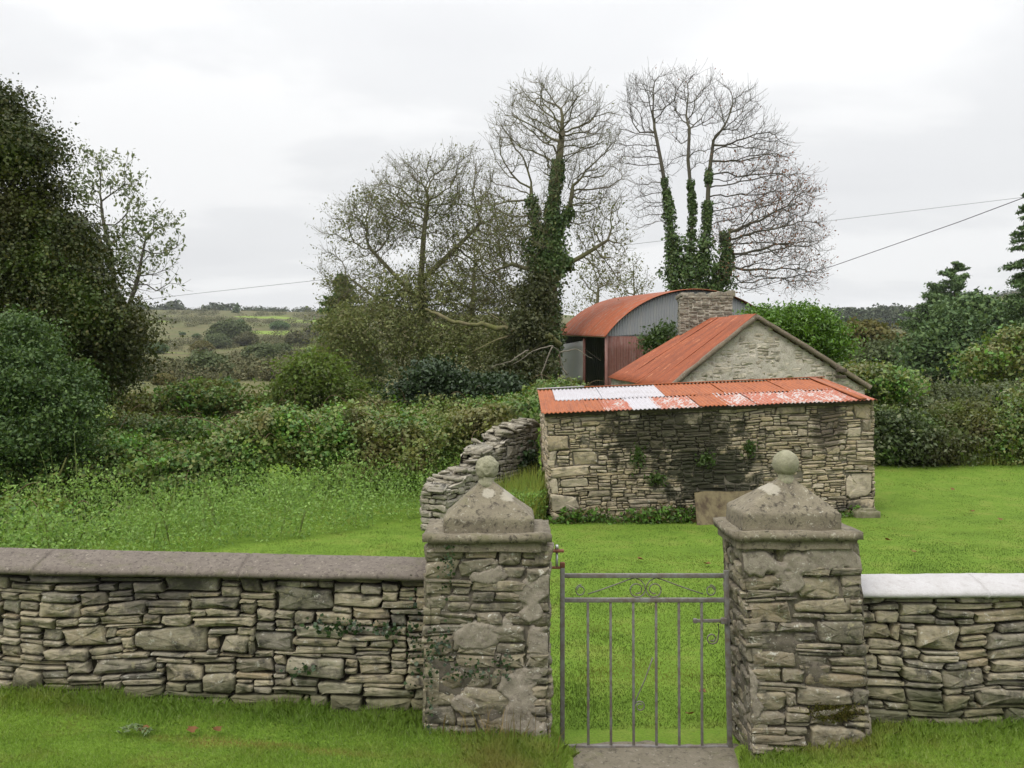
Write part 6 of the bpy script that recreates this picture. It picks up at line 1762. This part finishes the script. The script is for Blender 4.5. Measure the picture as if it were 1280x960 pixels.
# ferns rooted in the shed wall
M_fern = leaf_mat('fern_leaf', [(.04, .08, .016), (.07, .12, .025), (.05, .07, .018)], .5, .3, 2)
for (u_, v_, ru_, rv_, lab) in ((796, 572, 9, 16, 'drooping fern rooted in the pale part of the shed wall'), (882, 574, 11, 9, 'fern growing from the black stain on the shed wall'), (936, 560, 8, 9, 'small fern high on the shed wall beside the stain'), (820, 598, 14, 7, 'low mossy fern tuft below the drooping one on the shed')):
    c = P(u_, v_, 14.97 + (u_ - 690) * .00075); k = 15 / F
    g = rg.normal(size=(170, 3)) * np.array([ru_ * k * .5, .04, rv_ * k * .5]) + c + np.array([0, -.05, 0])
    v, f = leaf_quads(g, .075, rg, .3, np.broadcast_to(np.array([0, -1.0, 0]), g.shape), .5, .4, droop=.6)
    o = empty('wall_fern', c, lab, 'fern', 'ferns growing in the shed wall'); put('foliage', v, [f], M_fern, o)
# dry stalks and a grass clump at the squat pillar
n = 60
x = rg.normal(size=n) * .16 + P(625, 0, 4.8)[0]; y = 4.80 - .05 * rg.random(n)
v, f = blades(np.stack([x, y, hgt(x, y)], -1), .22, .004, rg, .8)
o = put('dry_stalks', v, [f], M_dry, None, loc=(-.05, 4.8, .15)); tag(o, 'dry stalks and grass at the foot of the squat pillar', 'weeds', kind='stuff')
# fallen leaves on the lawn
ML = leaf_mat('fallen_leaf', [(.19, .085, .03), (.14, .065, .03), (.22, .13, .045)], .7, .2, 9, .15)
def leaf_me(s):
    th = np.linspace(0, 2 * PI, 13)[:-1]; rr = s * (1 + .28 * np.cos(5 * th)) * .5
    V = np.stack([rr * np.cos(th), rr * np.sin(th), .012 + .35 * s * (np.cos(th * 2) * .3 + .2)], -1)
    V = np.concatenate([V, [[0, 0, .006]]]); F_ = np.array([(i, (i + 1) % 12, 12) for i in range(12)])
    me = mesh_raw('fallen_leaf', V, [F_]); me.materials.append(ML); return me
LM = leaf_me(.055)
for k, (u_, v_, lab) in enumerate(((270, 914, None), (862, 894, None), (878, 866, None), (884, 706, None), (800, 700, None), (1140, 690, None), (1110, 676, None), (1215, 640, None), (1250, 650, None), (1190, 612, None), (445, 655, None), (240, 914, None), (180, 913, None))):
    d = ray(u_, v_); Yv = np.linspace(3.6, 24, 6000); z = CAMH + d[2] / d[1] * Yv; X_ = d[0] / d[1] * Yv; hz = hgt(X_, Yv) + .03
    i_ = np.argmax(z <= hz); 
    o = bpy.data.objects.new('fallen_leaf', LM); COL.objects.link(o); o.location = (X_[i_], Yv[i_], hz[i_]); o.rotation_euler = (.3 * rg.normal(), .3 * rg.normal(), rg.random() * 6)
    s_ = 1.0 if Yv[i_] < 7 else 1.6; o.scale = (s_, s_, s_)
    tag(o, 'brown fallen leaf lying on the grass', 'leaf', 'fallen leaves on the grass')
# torn fern frond lying on the near grass
g0 = P(168, 898, 4.52); g0[2] = float(hgt(g0[0], 4.52)) + .05
pts = []
for a_ in (0.2, 1.3, 2.3, 3.2, -.5):
    d = np.array([math.cos(a_), math.sin(a_) * .6, .25]);
    for s in np.linspace(.1, 1, 9): pts += [g0 + d * .09 * s + rg.normal(size=3) * .006 - np.array([0, 0, .05 * s * s])] * 2
v, f = leaf_quads(np.array(pts), .03, rg, .9, None, 0, .45)
o = put('fern_sprig', v, [f], leaf_mat('pale_sprig', [(.16, .22, .10), (.22, .27, .14), (.12, .18, .07)], .6, .3, 4), None, loc=g0); tag(o, 'pale ferny sprig lying in the near grass', 'sprig')
